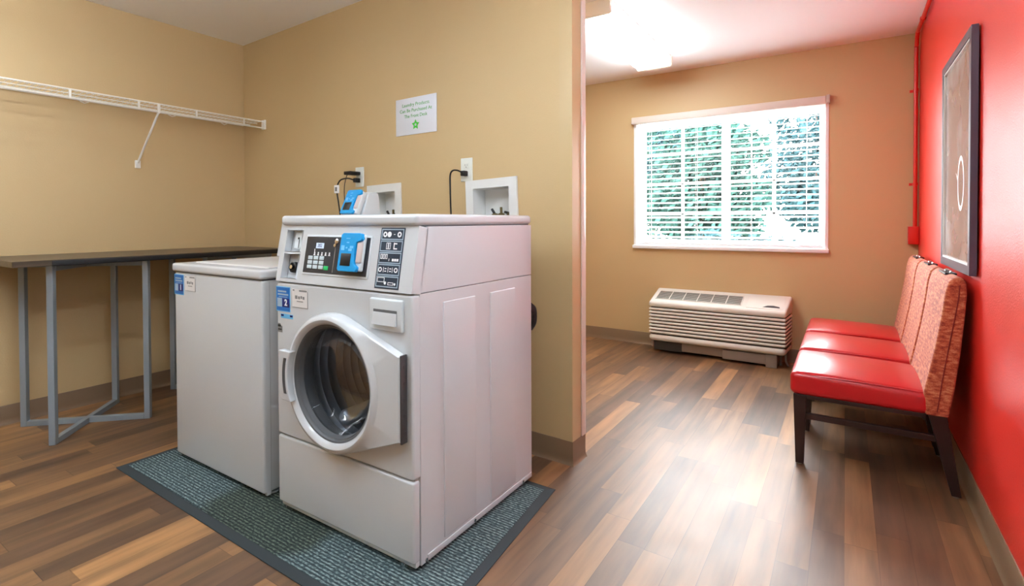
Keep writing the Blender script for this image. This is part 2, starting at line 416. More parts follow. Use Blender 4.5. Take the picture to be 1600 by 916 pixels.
# partition with two pockets for the washer supply boxes
HOLES = [(1.447, 1.647, 1.075, 1.255), (2.205, 2.435, 1.075, 1.25)]
bm = BM(); holed(bm, 0, PL_, 0, H1, HOLES, .095)
for q in ([(PL_,0,0),(PL_,0,-PT),(PL_,H1,-PT),(PL_,H1,0)], [(0,0,-PT),(0,H1,-PT),(PL_,H1,-PT),(PL_,0,-PT)], [(0,H1,0),(PL_,H1,0),(PL_,H1,-PT),(0,H1,-PT)]): poly(bm, q)
struct('wall_partition', bm, M_WALL, smooth=False, mtx=MP)
# corner guard and end strip on the partition's free end
bm = BM(); prism(bm, [(PL_-.062, .0), (PL_-.062, .002), (PL_+.002, .002), (PL_+.002, -.075), (PL_, -.075), (PL_, 0)], 'y', .10, H1)
for v in bm.verts: v.co = Vector((v.co.x, v.co.y, v.co.z))
struct('trim_1', bm, M_TRIM, smooth=False, mtx=MP)
bm = BM(); rbox(bm, (PL_, .10, -PT-.004), (PL_+.007, H1, -.08), .003, 2); struct('trim_2', bm, M_TRIMW, mtx=MP)
# vinyl cove baseboards: profile (out, up)
BPROF = [(0, 0), (.016, 0), (.012, .004), (.007, .014), (.005, .03), (.005, .098), (.003, .102), (0, .102)]
def baseboard(name, p0, p1, n):
    p0, p1, n = Vector(p0), Vector(p1), Vector(n)
    bm = BM(); A = [bm.verts.new(p0+n*a+Vector((0,0,b))) for a, b in BPROF]; B = [bm.verts.new(p1+n*a+Vector((0,0,b))) for a, b in BPROF]
    bm.faces.new(A); bm.faces.new(list(reversed(B)))
    for i in range(len(A)):
        j = (i+1) % len(A); bm.faces.new((A[j], A[i], B[i], B[j]))
    return struct(name, bm, M_BASE, recalc=True)
baseboard('baseboard_left', (XL, YB, 0), (XL, 2.15, 0), (1, 0, 0))
baseboard('baseboard_right', (XR, 1.63, 0), (XR, YF, 0), (-1, 0, 0)); baseboard('baseboard_added_wall', (XR, YB, 0), (XR, .61, 0), (-1, 0, 0))
baseboard('baseboard_far', (XL, YF, 0), (XR, YF, 0), (0, -1, 0))
baseboard('baseboard_rear', (XL, YB, 0), (XR, YB, 0), (0, 1, 0))
# partition baseboard wraps the free end
nP = Vector((S_.y, -S_.x, 0)); e1 = E_ + nP*0
bm = BM(); path = [(O_, nP), (E_, (nP+S_)), (E_-nP*PT, S_)]
rows = []
for p, n in path: rows.append([bm.verts.new(p+n*a+Vector((0,0,b))) for a, b in BPROF])
for A, B in zip(rows, rows[1:]):
    for i in range(len(A)):
        j = (i+1) % len(A); bm.faces.new((A[j], A[i], B[i], B[j]))
bm.faces.new(rows[0]); bm.faces.new(list(reversed(rows[-1])))
struct('baseboard_partition', bm, M_BASE, recalc=True)

# ------------------------------------------------------------------ window and what lies outside
GY = YF+.13
bm = BM()
t = .035
for lo, hi in (((WX0, YF-.006, WZ0), (WX0+.022, GY+.03, WZ1)), ((WX1-.022, YF-.006, WZ0), (WX1, GY+.03, WZ1)), ((WX0, YF-.006, WZ1-.02), (WX1, GY+.03, WZ1)), ((WX0, YF, WZ0), (WX1, GY+.03, WZ0+.02))): box(bm, lo, hi)
for lo, hi in (((WX0+.022, GY-.02, WZ0+.02), (WX0+.062, GY+.02, WZ1-.02)), ((WX1-.062, GY-.02, WZ0+.02), (WX1-.022, GY+.02, WZ1-.02)), ((WX0+.06, GY-.02, WZ1-.06), (WX1-.06, GY+.02, WZ1-.02)), ((WX0+.06, GY-.02, WZ0+.02), (WX1-.06, GY+.02, WZ0+.06))): box(bm, lo, hi)
box(bm, (-.865, GY-.02, WZ0+.06), (-.805, GY+.02, WZ1-.06))
win = struct('window_1', bm, M_WFRAME, smooth=False, bevel=.002)
bm = BM()
for x in (-1.185, -.478): box(bm, (x-.011, GY-.008, WZ0+.06), (x+.011, GY+.008, WZ1-.06))
for z in (1.139, 1.40, 1.66):
    box(bm, (WX0+.06, GY-.008, z-.011), (-.865, GY+.008, z+.011)); box(bm, (-.805, GY-.008, z-.011), (WX1-.06, GY+.008, z+.011))
link('muntin', bm, M_WFRAME, win, smooth=False)
bm = BM(); poly(bm, [(WX0+.03, GY+.009, WZ0+.03), (WX1-.03, GY+.009, WZ0+.03), (WX1-.03, GY+.009, WZ1-.03), (WX0+.03, GY+.009, WZ1-.03)])
link('pane', bm, M_GLASS, win, smooth=False)
bm = BM(); rbox(bm, (WX0-.006, YF-.028, WZ0-.018), (WX1+.006, YF+.02, WZ0+.012), .006, 2); link('window_sill', bm, M_WFRAME, win)

bl = thing('window_blind', 'white horizontal slat blind hung across the window above the air conditioner', 'blind', (-.84, YF, WZ1))
bm = BM(); rbox(bm, (-.742, -.052, -.028), (.715, -.003, .03), .006, 2); link('headrail', bm, M_HEADR, bl)
bm = BM(); rbox(bm, (.716, -.05, -.02), (.739, -.004, .036), .003, 2); link('end_bracket', bm, mat('grey_bracket', srgb(190, 180, 168), .4), bl)
bm = BM(); tilt = R(-12)
NSL = 25; z = -.052
slz = []
while z > -(WZ1-WZ0)+.045:
    slz.append(z); z -= .0418
for z in slz:
    for k in range(4):
        a, b = -.025+.0125*k, -.0125+.0125*k
        ca = .004*(1-(a/.025)**2); cb = .004*(1-(b/.025)**2)
        def P(x, q, c, th): return (x, .038+q*math.cos(tilt)+ (c+th)*math.sin(tilt), z-q*math.sin(tilt)+(c+th)*math.cos(tilt))
        x0, x1 = -.705, .70
        A = [P(x0,a,ca,0), P(x1,a,ca,0), P(x1,b,cb,0), P(x0,b,cb,0)]; B = [P(x0,a,ca,.0022), P(x1,a,ca,.0022), P(x1,b,cb,.0022), P(x0,b,cb,.0022)]
        poly(bm, B); poly(bm, list(reversed(A)))
        for i in range(4): poly(bm, [A[i], A[(i+1)%4], B[(i+1)%4], B[i]]) if (k==0 and i==0) or (k==3 and i==2) or i in (1,3) else None
link('slats', bm, M_BLIND, bl, recalc=False)
bm = BM(); rbox(bm, (-.705, .012, -(WZ1-WZ0)+.0215), (.70, .064, -(WZ1-WZ0)+.040), .004, 2); link('bottom_rail', bm, M_BLIND, bl)
bm = BM()
for x in (-.60, -.21, .21, .59):
    for y in (.011, .066): tube(bm, [(x, y, -.03), (x, y, -1.06)], .0011, 5)
link('ladder_cords', bm, M_BLIND, bl)
bm = BM(); tube(bm, [(-.672, -.012, -.03), (-.675, -.006, -.44)], .004, 6); link('tilt_wand', bm, mat('grey_wand', srgb(150, 165, 178), .4), bl)
for zz in (-.105, -.52):
    bm = BM(); tube(bm, [(.655, -.004, -.03), (.655, -.004, zz)], .001, 5); lathe(bm, [(0, 0), (.004, 0), (.007, -.024), (0, -.026)], 10, Matrix.Translation((.655, -.004, zz)))
    link('pull_cord', bm, M_ACGR, bl)

GZ = -.25
bm = BM(); box(bm, (-20, YF+.3, GZ-.1), (16, 32, GZ)); g = struct('ground', bm, M_LAWN, smooth=False)
def foliage(bm, centers, n, s):
    for _ in range(n):
        c, rad = random.choice(centers)
        d = Vector((random.gauss(0,1), random.gauss(0,1), random.gauss(0,1))).normalized()*rad*random.uniform(.6, 1.05)
        p = Vector(c)+Vector((d.x, d.y, d.z*.85))
        a = Vector((random.gauss(0,1), random.gauss(0,1), random.gauss(0,1))).normalized(); b = a.orthogonal().normalized(); c2 = a.cross(b)
        q = s*random.uniform(.6, 1.3)
        poly(bm, [p+b*q, p+c2*q*.45, p-b*q, p-c2*q*.45])
def tree(loc, h, rad, m, label, seed):
    random.seed(seed); t = thing('tree', label, 'tree', loc, 0, 'trees outside the window')
    bm = BM(); tube(bm, [(0,0,-.02), (.05,.03,h*.35), (-.02,0,h*.75)], [.13, .10, .05], 8); link('trunk', bm, M_BARK, t)
    bm = BM(); cs = [((random.uniform(-rad,rad)*.6, random.uniform(-rad,rad)*.6, h*random.uniform(.36,.95)), rad*random.uniform(.4,.62)) for _ in range(20)]
    foliage(bm, cs, 9000, .10); link('foliage', bm, m, t, smooth=False)
tree((-4.9, 15.2, GZ), 4.2, 1.6, M_LEAF2, 'leafy tree outside, seen through the left pane of the window', 3)
tree((-2.6, 11.6, GZ), 3.2, 1.35, M_LEAF, 'leafy tree outside, seen behind the middle bar of the window', 5)
tree((-.2, 15.2, GZ), 4.0, 1.6, M_LEAF2, 'leafy tree outside, seen through the right pane of the window', 8)
random.seed(11)
bm = BM(); foliage(bm, [((x*.5, random.uniform(-.25,.25), random.uniform(.3,.85)), .5) for x in range(-10, 11)], 9000, .08)
hg = link('hedge', bm, M_LEAF2, smooth=False); hg.location = (-3.9, 9.4, GZ); tag(hg, 'dark blue-green clipped hedge outside, low in the left half of the window', 'hedge')
fe = thing('picket_fence', 'white picket fence outside, low in the right half of the window', 'fence', (0, 8.2, GZ))
bm = BM(); box(bm, (-2.6, 0, .28), (1.6, .03, .36)); box(bm, (-2.6, 0, .82), (1.6, .03, .90)); link('rail', bm, M_WFRAME, fe, smooth=False)
bm = BM()
for k in range(32):
    x = -2.55+k*.13; prism(bm, [(x, 0), (x+.075, 0), (x+.075, .98), (x+.0375, 1.04), (x, .98)], 'y', -.02, 0)
link('pickets', bm, M_WFRAME, fe, smooth=False)

# ------------------------------------------------------------------ ceiling light, and hanging lights added out of view
def ceiling_light(loc, length, rz, m, label):
    t = thing('ceiling_light', label, 'ceiling light', loc, rz, None)
    L = length/2
    bm = BM(); rbox(bm, (-.13, -L+.03, -.022), (.13, L-.03, 0), .004, 2); link('housing', bm, M_LAMPCAP, t)
    prof = [(-.128, -.02), (-.127, -.070), (-.118, -.078), (.118, -.078), (.127, -.070), (.128, -.02)]
    bm = BM(); prism(bm, prof, 'y', -L+.03, L-.03); link('diffuser', bm, m, t, smooth=False)
    for s in (-1, 1):
        bm = BM(); y0, y1 = sorted((s*(L-.03), s*L)); prism(bm, [(-.135, 0), (-.135, -.074), (-.124, -.084), (.124, -.084), (.135, -.074), (.135, 0)], 'y', y0, y1); link('end_cap', bm, M_LAMPCAP, t, smooth=False, bevel=.003)
    return t
ceiling_light((-1.255, 3.37, H2), 1.24, 0, M_DIFFL, 'white wraparound ceiling light near the window, left of the red wall')
def added_hanging_light(loc, length, label):  # unseen fixtures, added to brighten the laundry walls and ceiling
    t = thing('added_hanging_light', label, 'ceiling light', loc, 0, 'added unseen linear lights over the laundry')
    L = length/2
    bm = BM(); rbox(bm, (-.033, -L+.03, -.225), (.033, L-.03, -.175), .02, 4); link('diffuser', bm, M_DIFF, t)
    for s in (-1, 1):
        bm = BM(); y0, y1 = sorted((s*(L-.03), s*L)); rbox(bm, (-.038, y0, -.23), (.038, y1, -.155), .012, 2); link('end_cap', bm, M_LAMPCAP, t)
        bm = BM(); tube(bm, [(0, s*(L-.02), -.16), (0, s*(L-.02), -.002)], .006, 8); lathe(bm, [(0, 0), (.04, 0), (.04, -.012), (.02, -.02), (0, -.02)], 16, Matrix.Translation((0, s*(L-.02), 0))); link('hanging_rod', bm, M_LAMPCAP, t)
    return t
added_hanging_light((-1.65, .05, H1), 1.24, 'added unseen white linear light hung from the ceiling in front of the washing machines')
added_hanging_light((-2.95, -.05, H1), 1.24, 'added unseen white linear light hung from the ceiling near the wire shelf')
added_hanging_light((-.42, .95, H1), 1.24, 'added unseen white linear light hung from the ceiling above the walkway beside the red wall')

# ------------------------------------------------------------------ floor mat
mt = thing('floor_mat', 'long grey-green ribbed floor mat with dark rubber border under both washing machines', 'mat', (-1.80, .935, 0))
pts = [(-.885, .005), (.915, -.012), (.828, .88), (-.88, .89)]
def inset(p, d):
    c = Vector((sum(a for a, b in p)/4, sum(b for a, b in p)/4)); return [(a+d*(1 if a < c.x else -1), b+d*(1 if b < c.y else -1)) for a, b in p]
pin = inset(pts, .035)
bm = BM()
for i in range(4):
    j = (i+1) % 4
    a, b, c, d = pts[i], pts[j], pin[j], pin[i]
    lo = [bm.verts.new((*q, .0003)) for q in (a, b, c, d)]; hi = [bm.verts.new((*q, h)) for q, h in ((a, .003), (b, .003), (c, .006), (d, .006))]
    bm.faces.new(hi); bm.faces.new(list(reversed(lo)))
    for k in range(4): bm.faces.new((lo[k], lo[(k+1)%4], hi[(k+1)%4], hi[k]))
link('border', bm, M_BORDER, mt, smooth=False, recalc=True)
bm = BM(); prism(bm, pin, 'z', .0003, .008); link('carpet', bm, M_CARPET, mt, smooth=False)

# ------------------------------------------------------------------ card reader part (used on both machines)
def card_reader(parent, mtx, th=.030, name='card_reader'):
    """local: x right, y up, z out of the face"""
    bm = BM(); rbox(bm, (-.052, -.060, 0), (.052, .060, th), .006, 3); root = link(name, bm, M_WPLAST, parent, mtx)
    mtx = mtx @ Matrix.Translation((0, 0, th-.030))
    bm = BM()
    out = [(-.052, -.056), (-.046, -.063), (.034, -.063), (.042, -.055), (.042, -.046), (.027, -.038), (.023, -.028), (.023, .020), (.028, .034), (.048, .040), (.052, .046), (.046, .062), (.038, .064), (-.040, .064), (-.050, .058)]
    prism(bm, out, 'z', .026, .040); link('face_plate', bm, M_BLUE, root, mtx, smooth=False, bevel=.002)
    bm = BM(); rbox(bm, (-.038, -.045, .039), (.010, -.004, .0415), .001, 1); link('screen', bm, M_BLACK, root, mtx)
    bm = BM()
    box(bm, (-.042, .006, .0398), (-.026, .022, .0408)); box(bm, (-.020, .012, .0398), (-.012, .017, .0408)); box(bm, (-.006, .004, .0398), (.010, .012, .0408)); box(bm, (0, .013, .0398), (.016, .021, .0408))
    box(bm, (-.022, .044, .0398), (-.004, .047, .0408)); box(bm, (-.018, .030, .0398), (-.006, .034, .0408))
    link('print', bm, M_LBLUE, root, mtx, smooth=False)
    bm = BM(); rbox(bm, (.026, -.034, .022), (.050, .036, .036), .006, 2); link('card_slot', bm, mat('blush_plastic', srgb(206, 190, 186), .4), root, mtx)
    return root
def stickers(parent, mtx, num, x, z):
    bm = BM(); box(bm, (x-.003, z-.003, 0), (x+.083, z+.089, .0006)); s = link('number_sticker', bm, M_LBLUE, parent, mtx, smooth=False)
    bm = BM(); box(bm, (x, z, .0005), (x+.08, z+.086, .001)); link('sticker_face', bm, M_BLUES, s, mtx, smooth=False)
    bm = BM(); box(bm, (x+.036, z+.014, .0009), (x+.078, z+.046, .0013)); link('number_block', bm, M_NAVYS, s, mtx, smooth=False)
    text('number', num, .032, M_WPRINT, s, mtx, (x+.057, z+.030, .0015), 1.0, .0012)
    bm = BM()
    box(bm, (x+.008, z+.068, .0009), (x+.060, z+.074, .0013)); box(bm, (x+.008, z+.057, .0009), (x+.072, z+.063, .0013)); box(bm, (x+.014, z+.050, .0009), (x+.066, z+.052, .0013))
    rbox(bm, (x+.005, z+.014, .0009), (x+.033, z+.046, .0013), .0002, 1); link('print', bm, M_PALEB, s, mtx, smooth=False)
    bm = BM(); box(bm, (x+.095, z+.018, 0), (x+.185, z+.086, .0006)); l = link('white_label', bm, M_LABEL, parent, mtx, smooth=False)
    bm = BM()
    for a, b, c, d in ((.098,.078,.108,.083), (.136,.077,.180,.083), (.112,.050,.126,.062), (.130,.050,.140,.060), (.144,.052,.152,.062), (.156,.050,.166,.060), (.122,.040,.158,.043), (.096,.0185,.184,.0205), (.1835,.0185,.185,.078)): box(bm, (x+a, z+b, .0005), (x+c, z+d, .001))
    link('print', bm, M_PRINT, l, mtx, smooth=False)

# ------------------------------------------------------------------ front-loading washer
W2 = thing('washing_machine', 'white front-loading washing machine with round glass door and number 2 sticker', 'washing machine', (-1.433, 1.131, .008))
HW, DP = .344, .695
CZ, CR = .535, .236             # door centre height, door radius
MF = frame((0, 0, 0), (1, 0, 0), (0, 0, 1))            # front face: x right, y up, z out (toward -Y)
bm = BM()
# shell: sides, back, bottom; the front is left to the front panels
for s in (-1, 1):
    x = s*HW
    box(bm, (min(x, x-s*.012), .0315, .012), (max(x, x-s*.012), DP, .850))
    prism(bm, [(.034, .852), (.068, 1.056), (DP, 1.056), (DP, .852)], 'x', min(x, x-s*.012), max(x, x-s*.012))
box(bm, (-HW+.012, DP-.012, .012), (HW-.012, DP, 1.056)); box(bm, (-HW+.012, .032, .012), (HW-.012, DP-.012, .024))
for s in (-1, 1):
    for y0, y1 in ((.14, .31), (.40, .567)):
        x = s*HW; rbox(bm, (x-.0035, y0, .045), (x+.0035, y1, .812), .003, 2)
    rbox(bm, (s*HW-.003, .06, .014), (s*HW+.003, DP-.004, .034), .002, 2)
cab = link('cabinet', bm, M_WHITE, W2, ang=30, bevel=.0015)
for s in (-1, 1):
    for y in (.05, .62, .30): bm = BM(); lathe(bm, [(0,0),(.006,0),(.006,.003),(0,.004)], 10, Matrix.Translation((s*(HW+.003), y, .024)) @ Matrix.Rotation(s*R(90), 4, 'Y')); link('screw', bm, M_CHROME, cab)
for x in (-.30, .30): bm = BM(); lathe(bm, [(0,0),(.007,0),(.007,.004),(0,.005)], 10, Matrix.Translation((x, .001, .020)) @ Matrix.Rotation(R(90), 4, 'X')); link('screw', bm, M_CHROME, cab)
for sx in (-1, 1):
    for y in (.07, .62):
        bm = BM(); lathe(bm, [(0, 0), (.02, 0), (.02, .006), (.008, .008), (.008, .014), (0, .014)], 16, Matrix.Translation((sx*.30, y, 0))); link('foot', bm, M_BLACK, W2)
# upper front panel with round opening
def ring_plate(bm, x0, x1, z0, z1, cx, cz, r, y0, y1, n=72):
    def edge(a):
        c, s = math.cos(a), math.sin(a); t = 1e9
        if c > 1e-9: t = min(t, (x1-cx)/c)
        if c < -1e-9: t = min(t, (x0-cx)/c)
        if s > 1e-9: t = min(t, (z1-cz)/s)
        if s < -1e-9: t = min(t, (z0-cz)/s)
        return (cx+c*t, cz+s*t)
    ang = sorted([2*math.pi*k/n for k in range(n)]+[math.atan2(z-cz, x-cx) % (2*math.pi) for x in (x0, x1) for z in (z0, z1)])
    ins = [(cx+r*math.cos(a), cz+r*math.sin(a)) for a in ang]; out = [edge(a) for a in ang]
    vi = [bm.verts.new((p[0], y0, p[1])) for p in ins]; vo = [bm.verts.new((p[0], y0, p[1])) for p in out]
    wi = [bm.verts.new((p[0], y1, p[1])) for p in ins]; wo = [bm.verts.new((p[0], y1, p[1])) for p in out]
    m = len(ang)
    for k in range(m):
        l = (k+1) % m
        bm.faces.new((vi[l], vo[l], vo[k], vi[k])) ; bm.faces.new((vi[k], wi[k], wi[l], vi[l])); bm.faces.new((vo[l], wo[l], wo[k], vo[k]))
bm = BM(); ring_plate(bm, -HW, HW, .286, .848, 0, CZ, .205, .0, .03)
link('front_panel', bm, M_WHITE, W2, recalc=True, bevel=.007, seg=3)
bm = BM(); rbox(bm, (-HW, 0, .030), (HW, .03, .2805), .008, 3); link('lower_panel', bm, M_WHITE, W2)
bm = BM(); rbox(bm, (-HW+.004, .012, .012), (HW-.004, .03, .032), .003, 2); link('toe_rail', bm, M_WPLAST, W2)
for z0, z1 in ((.27, .30), (.84, .856)): bm = BM(); box(bm, (-HW+.006, .014, z0), (HW-.006, .028, z1)); link('seam_strip', bm, M_WPLAST, W2, smooth=False)
# drum
AX = Matrix.Translation((0, 0, CZ)) @ Matrix.Rotation(R(-90), 4, 'X')   # +z -> +y (into the machine)
bm = BM(); prof = [(.204, .004), (.204, .05), (.215, .06), (.232, .075)]
for k in range(9): prof += [(.236, .09+k*.036), (.232, .10+k*.036), (.236, .11+k*.036)]
prof += [(.228, .42), (.215, .43), (.19, .428), (.182, .405), (.168, .402), (.16, .425), (.135, .425), (.127, .398), (.112, .395), (.104, .42), (.075, .42), (.066, .385), (.05, .378), (.02, .376), (0, .376)]
lathe(bm, prof, 64, AX)
for rr in (.06, .10, .14, .18, .21): lathe(bm, [(rr+.009*math.cos(R(30*k)), .412+.012*math.sin(R(30*k))) for k in range(13)], 48, AX)
drum = link('drum', bm, M_STEEL, W2)
for k in range(3):
    a = R(30+120*k); bm = BM(); rbox(bm, (-.028, .185, .10), (.028, .234, .40), .02, 3); link('lifter', bm, M_STEEL, drum, AX @ Matrix.Rotation(a, 4, 'Z'))
bm = BM(); lathe(bm, [(.205, -.004), (.196, .0), (.190, .02), (.198, .05), (.206, .055)], 64, AX); link('gasket', bm, M_GASKET, W2)
# door: disc with flat wing to the hinge
def door_outline(r, xh, zt, zb, n=60):
    d = math.hypot(xh, zt); a_t = math.atan2(zt, xh)+math.acos(r/d)
    d2 = math.hypot(xh, zb); a_b = math.atan2(zb, xh)-math.acos(r/d2)
    a_b += 2*math.pi
    return [(xh, zb), (xh, zt)]+[(r*math.cos(a_t+(a_b-a_t)*k/n), r*math.sin(a_t+(a_b-a_t)*k/n)) for k in range(n+1)]
outl = door_outline(CR-.004, .318, .132, -.126)
bm = BM(); n = 96
def out_at(a):
    # ray cast to the outline polygon
    c, s = math.cos(a), math.sin(a); best = 0
    for i in range(len(outl)):
        (ax_, ay), (bx, by) = outl[i], outl[(i+1) % len(outl)]
        dx, dy = bx-ax_, by-ay; den = c*dy-s*dx
        if abs(den) < 1e-12: continue
        tt = (ax_*dy-ay*dx)/den; uu = (ax_*s-ay*c)/den
        if tt > 0 and -1e-6 <= uu <= 1+1e-6: best = max(best, tt)
    return best
angs = sorted([2*math.pi*k/n for k in range(n)]+[math.atan2(.132, .318), math.atan2(-.126, .318) % (2*math.pi)])
m = len(angs)
def ringv(rad_f, y): return [bm.verts.new((math.cos(a)*rad_f(a), y, CZ+math.sin(a)*rad_f(a))) for a in angs]
layers = [(lambda a: .192, .0), (lambda a: .192, -.020), (lambda a: .196, -.034), (lambda a: .203, -.042), (lambda a: .212, -.0455), (lambda a: .222, -.043), (lambda a: min(.231, out_at(a)-.003), -.036),
          (lambda a: max(min(.236, out_at(a)-.002), out_at(a)-.004), -.032), (lambda a: out_at(a), -.028), (lambda a: out_at(a), -.004), (lambda a: out_at(a)-.006, -.001), (lambda a: .192, .0)]
rg = [ringv(f, y) for f, y in layers[:-1]]; rg.append(rg[0])
for A, B in zip(rg, rg[1:]):
    for k in range(m): bm.faces.new((A[k], A[(k+1) % m], B[(k+1) % m], B[k]))
door = link('door', bm, M_WHITE, W2, recalc=True, ang=35)
bm = BM(); rbox(bm, (.318, -.029, CZ-.132), (.324, -.003, CZ+.136), .002, 1)
for k in range(5): lathe(bm, [(0, 0), (.006, 0), (.006, .002), (0, .003)], 8, Matrix.Translation((.324, -.015, CZ-.10+k*.05)) @ Matrix.Rotation(R(90), 4, 'Y'))
link('hinge', bm, M_HINGE, door)
bm = BM(); lathe(bm, [(.196, -.032), (.190, -.030), (.187, -.024), (.183, -.022), (.181, -.014), (.178, -.006), (.182, .004), (.192, .004)], 72, AX); link('inner_rim', bm, M_GASKET, door)
bm = BM(); lathe(bm, [(.189, -.0245), (.186, -.020), (.1845, -.0245)], 72, AX); link('chrome_bead', bm, M_CHROME, door)
bm = BM(); lathe(bm, [(.181, -.012), (.174, .004), (.160, .035), (.140, .058), (.10, .072), (.05, .078), (0, .08)], 64, AX); link('door_glass', bm, M_DGLASS, door)
# handle: blade over the left rim with finger slot
bm = BM()
hz0, hz1 = CZ-.088, CZ+.086
def arcx(r, z): return -math.sqrt(max(r*r-z*z, 0))
ptsA = [(-.245, hz1-CZ), (-.205, hz1-CZ)]+[(arcx(.196, (hz1-CZ)*(1-k/8)-( CZ-hz0)*(k/8))+.0, (hz1-CZ)*(1-k/8)-(CZ-hz0)*(k/8)) for k in range(9)]+[(-.225, hz0-CZ), (-.243, hz0-CZ+.01)]
prism(bm, [(a, CZ+b) for a, b in ptsA], 'y', -.060, -.036)
hd = link('handle', bm, M_WHITE, door, smooth=False, bevel=.004, seg=3)
bm = BM()
sl = [(arcx(.224, z)+.003, z) for z in [(.062-.124*k/10) for k in range(11)]]+[(arcx(.207, z), z) for z in [(-.062+.124*k/10) for k in range(11)]]
prism(bm, [(a, CZ+b) for a, b in sl], 'y', -.0612, -.0595); link('finger_slot', bm, M_DKGREY, hd, smooth=False)
# detergent drawer
bm = BM(); rbox(bm, (.166, .733, -.004), (.310, .832, .010), .006, 3, warp=None); dr = link('detergent_drawer', bm, M_WPLAST, W2, MF)
bm = BM(); rbox(bm, (.184, .750, .004), (.290, .800, .0108), .004, 2); link('drawer_recess', bm, M_GASKET, dr, MF)
def wedge(bm): prism(bm, [(.751, .0105), (.751, .018), (.792, .0112), (.792, .0105)], 'x', .186, .288)
bm = BM(); prism(bm, [(-.0105, .751), (-.019, .751), (-.012, .790), (-.0105, .790)], 'x', .186, .288); link('drawer_grip', bm, M_WHITE, dr, smooth=False, bevel=.0015)
# control fascia (leans back) with two coin pockets
FA = Vector((0, .1768, .9842)); MFA = frame((0, -.004, .854), (1, 0, 0), FA)
FH = .2085
R1, R2 = (-.312, -.222, .112, .190), (-.312, -.222, .014, .102)
bm = BM(); holed(bm, -HW, HW, 0, FH, [R1, R2], .026)
for q in ([(-HW,0,0),(-HW,0,-.04),(HW,0,-.04),(HW,0,0)], [(-HW,FH,-.04),(-HW,FH,0),(HW,FH,0),(HW,FH,-.04)], [(HW,0,0),(HW,0,-.04),(HW,FH,-.04),(HW,FH,0)], [(-HW,0,-.04),(-HW,0,0),(-HW,FH,0),(-HW,FH,-.04)]): poly(bm, q)
bmesh.ops.remove_doubles(bm, verts=bm.verts, dist=1e-5)
fas = link('control_fascia', bm, M_WHITE, W2, MFA, bevel=.003, seg=3, smooth=True, ang=30)
bm = BM(); rbox(bm, (-.288, .122, -.028), (-.240, .186, -.016), .003, 2); cs = link('coin_plate', bm, M_WPLAST, fas, MFA)
bm = BM(); box(bm, (-.262, .126, -.0165), (-.2585, .158, -.0153)); lathe(bm, [(0, 0), (.004, 0), (.004, .002), (0, .003)], 10, Matrix.Translation((-.264, .162, -.016))); link('coin_slot', bm, M_BLACK, cs, MFA)
bm = BM(); lathe(bm, [(0, 0), (.020, 0), (.020, .014), (.015, .016), (.015, .012), (.008, .012), (.008, .018), (0, .018)], 24, Matrix.Translation((-.272, .055, -.026))); lk = link('coin_box_lock', bm, M_BLACK, fas, MFA)
bm = BM(); lathe(bm, [(0, 0), (.0075, 0), (.0075, .004), (0, .004)], 16, Matrix.Translation((-.272, .055, -.009))); link('lock_core', bm, M_CHROME, lk, MFA)
bm = BM(); prism(bm, [(-.246, .03), (-.224, .03), (-.224, .085), (-.240, .078)], 'z', -.026, -.010); link('coin_tray', bm, M_STEEL, fas, MFA, smooth=False, bevel=.002)
bm = BM(); rbox(bm, (-.193, .032, -.002), (.148, .174, .003), .003, 2); kp = link('keypad_bezel', bm, M_WPLAST, fas, MFA)
bm = BM(); box(bm, (-.186, .040, .0025), (.141, .167, .0042)); link('keypad_panel', bm, M_PANEL, kp, MFA, smooth=False)
bm = BM(); box(bm, (-.130, .126, .004), (-.088, .145, .0048)); link('display', bm, M_LCD, kp, MFA, smooth=False)
text('display_digits', '202', .017, M_NAVY, kp, MFA, (-.109, .1355, .0052))
bm = BM()
for k in range(5): box(bm, (-.136+k*.020, .104, .0041), (-.130+k*.020, .113, .0048)); box(bm, (-.138+k*.020, .101, .0041), (-.128+k*.020, .104, .0048))
box(bm, (-.136, .110, .0041), (-.133, .124, .0048))
link('icons', bm, M_WPRINT, kp, MFA, smooth=False)
for i in range(3):
    for j in range(3):
        bm = BM(); rbox(bm, (-.164+j*.031, .054+i*.016, .004), (-.140+j*.031, .067+i*.016, .0062), .001, 1); link('key', bm, M_KEY, kp, MFA)
bm = BM(); rbox(bm, (-.073, .052, .004), (-.050, .066, .0062), .001, 1); link('key', bm, M_GREENK, kp, MFA)['label'] = 'green start key'
bm = BM(); box(bm, (-.0275, .045, .004), (-.0245, .133, .0046)); link('divider_line', bm, M_PRINT, kp, MFA, smooth=False)
bm = BM(); lathe(bm, [(.010, 0), (.010, .004), (.006, .006), (0, .007)], 16, Matrix.Translation((-.020, .152, .004))); lathe(bm, [(.006, 0), (.006, .004), (0, .005)], 12, Matrix.Translation((-.027, .138, .004))); link('knob', bm, M_CHROME, kp, MFA)
card_reader(W2, MFA @ Matrix.Translation((.076, .115, .004)), .014)
# dark instruction panel with five pictogram rows
bm = BM(); box(bm, (.183, .008, 0), (.288, .201, .0012)); ip = link('instruction_panel', bm, M_NAVY, fas, MFA, smooth=False)
bm = BM()
def rectline(bm, x0, x1, y0, y1, t, z0, z1):
    for a in ((x0, y0, x1, y0+t), (x0, y1-t, x1, y1), (x0, y0, x0+t, y1), (x1-t, y0, x1, y1)): box(bm, (a[0], a[1], z0), (a[2], a[3], z1))
for k in range(5):
    y0 = .013+k*.0373; rectline(bm, .187, .284, y0, y0+.035, .0035, .001, .0016)
link('row_frames', bm, M_PALEB, ip, MFA, smooth=False)
bm = BM(); yc = lambda k: .0305+k*.0373
def disc(bm, x, y, r, rin=0):
    lathe(bm, [(rin, .001), (rin, .0016), (r, .0016), (r, .001)] if rin else [(0, .0016), (r, .0016), (r, .001)], 16, Matrix.Translation((x, y, 0)))
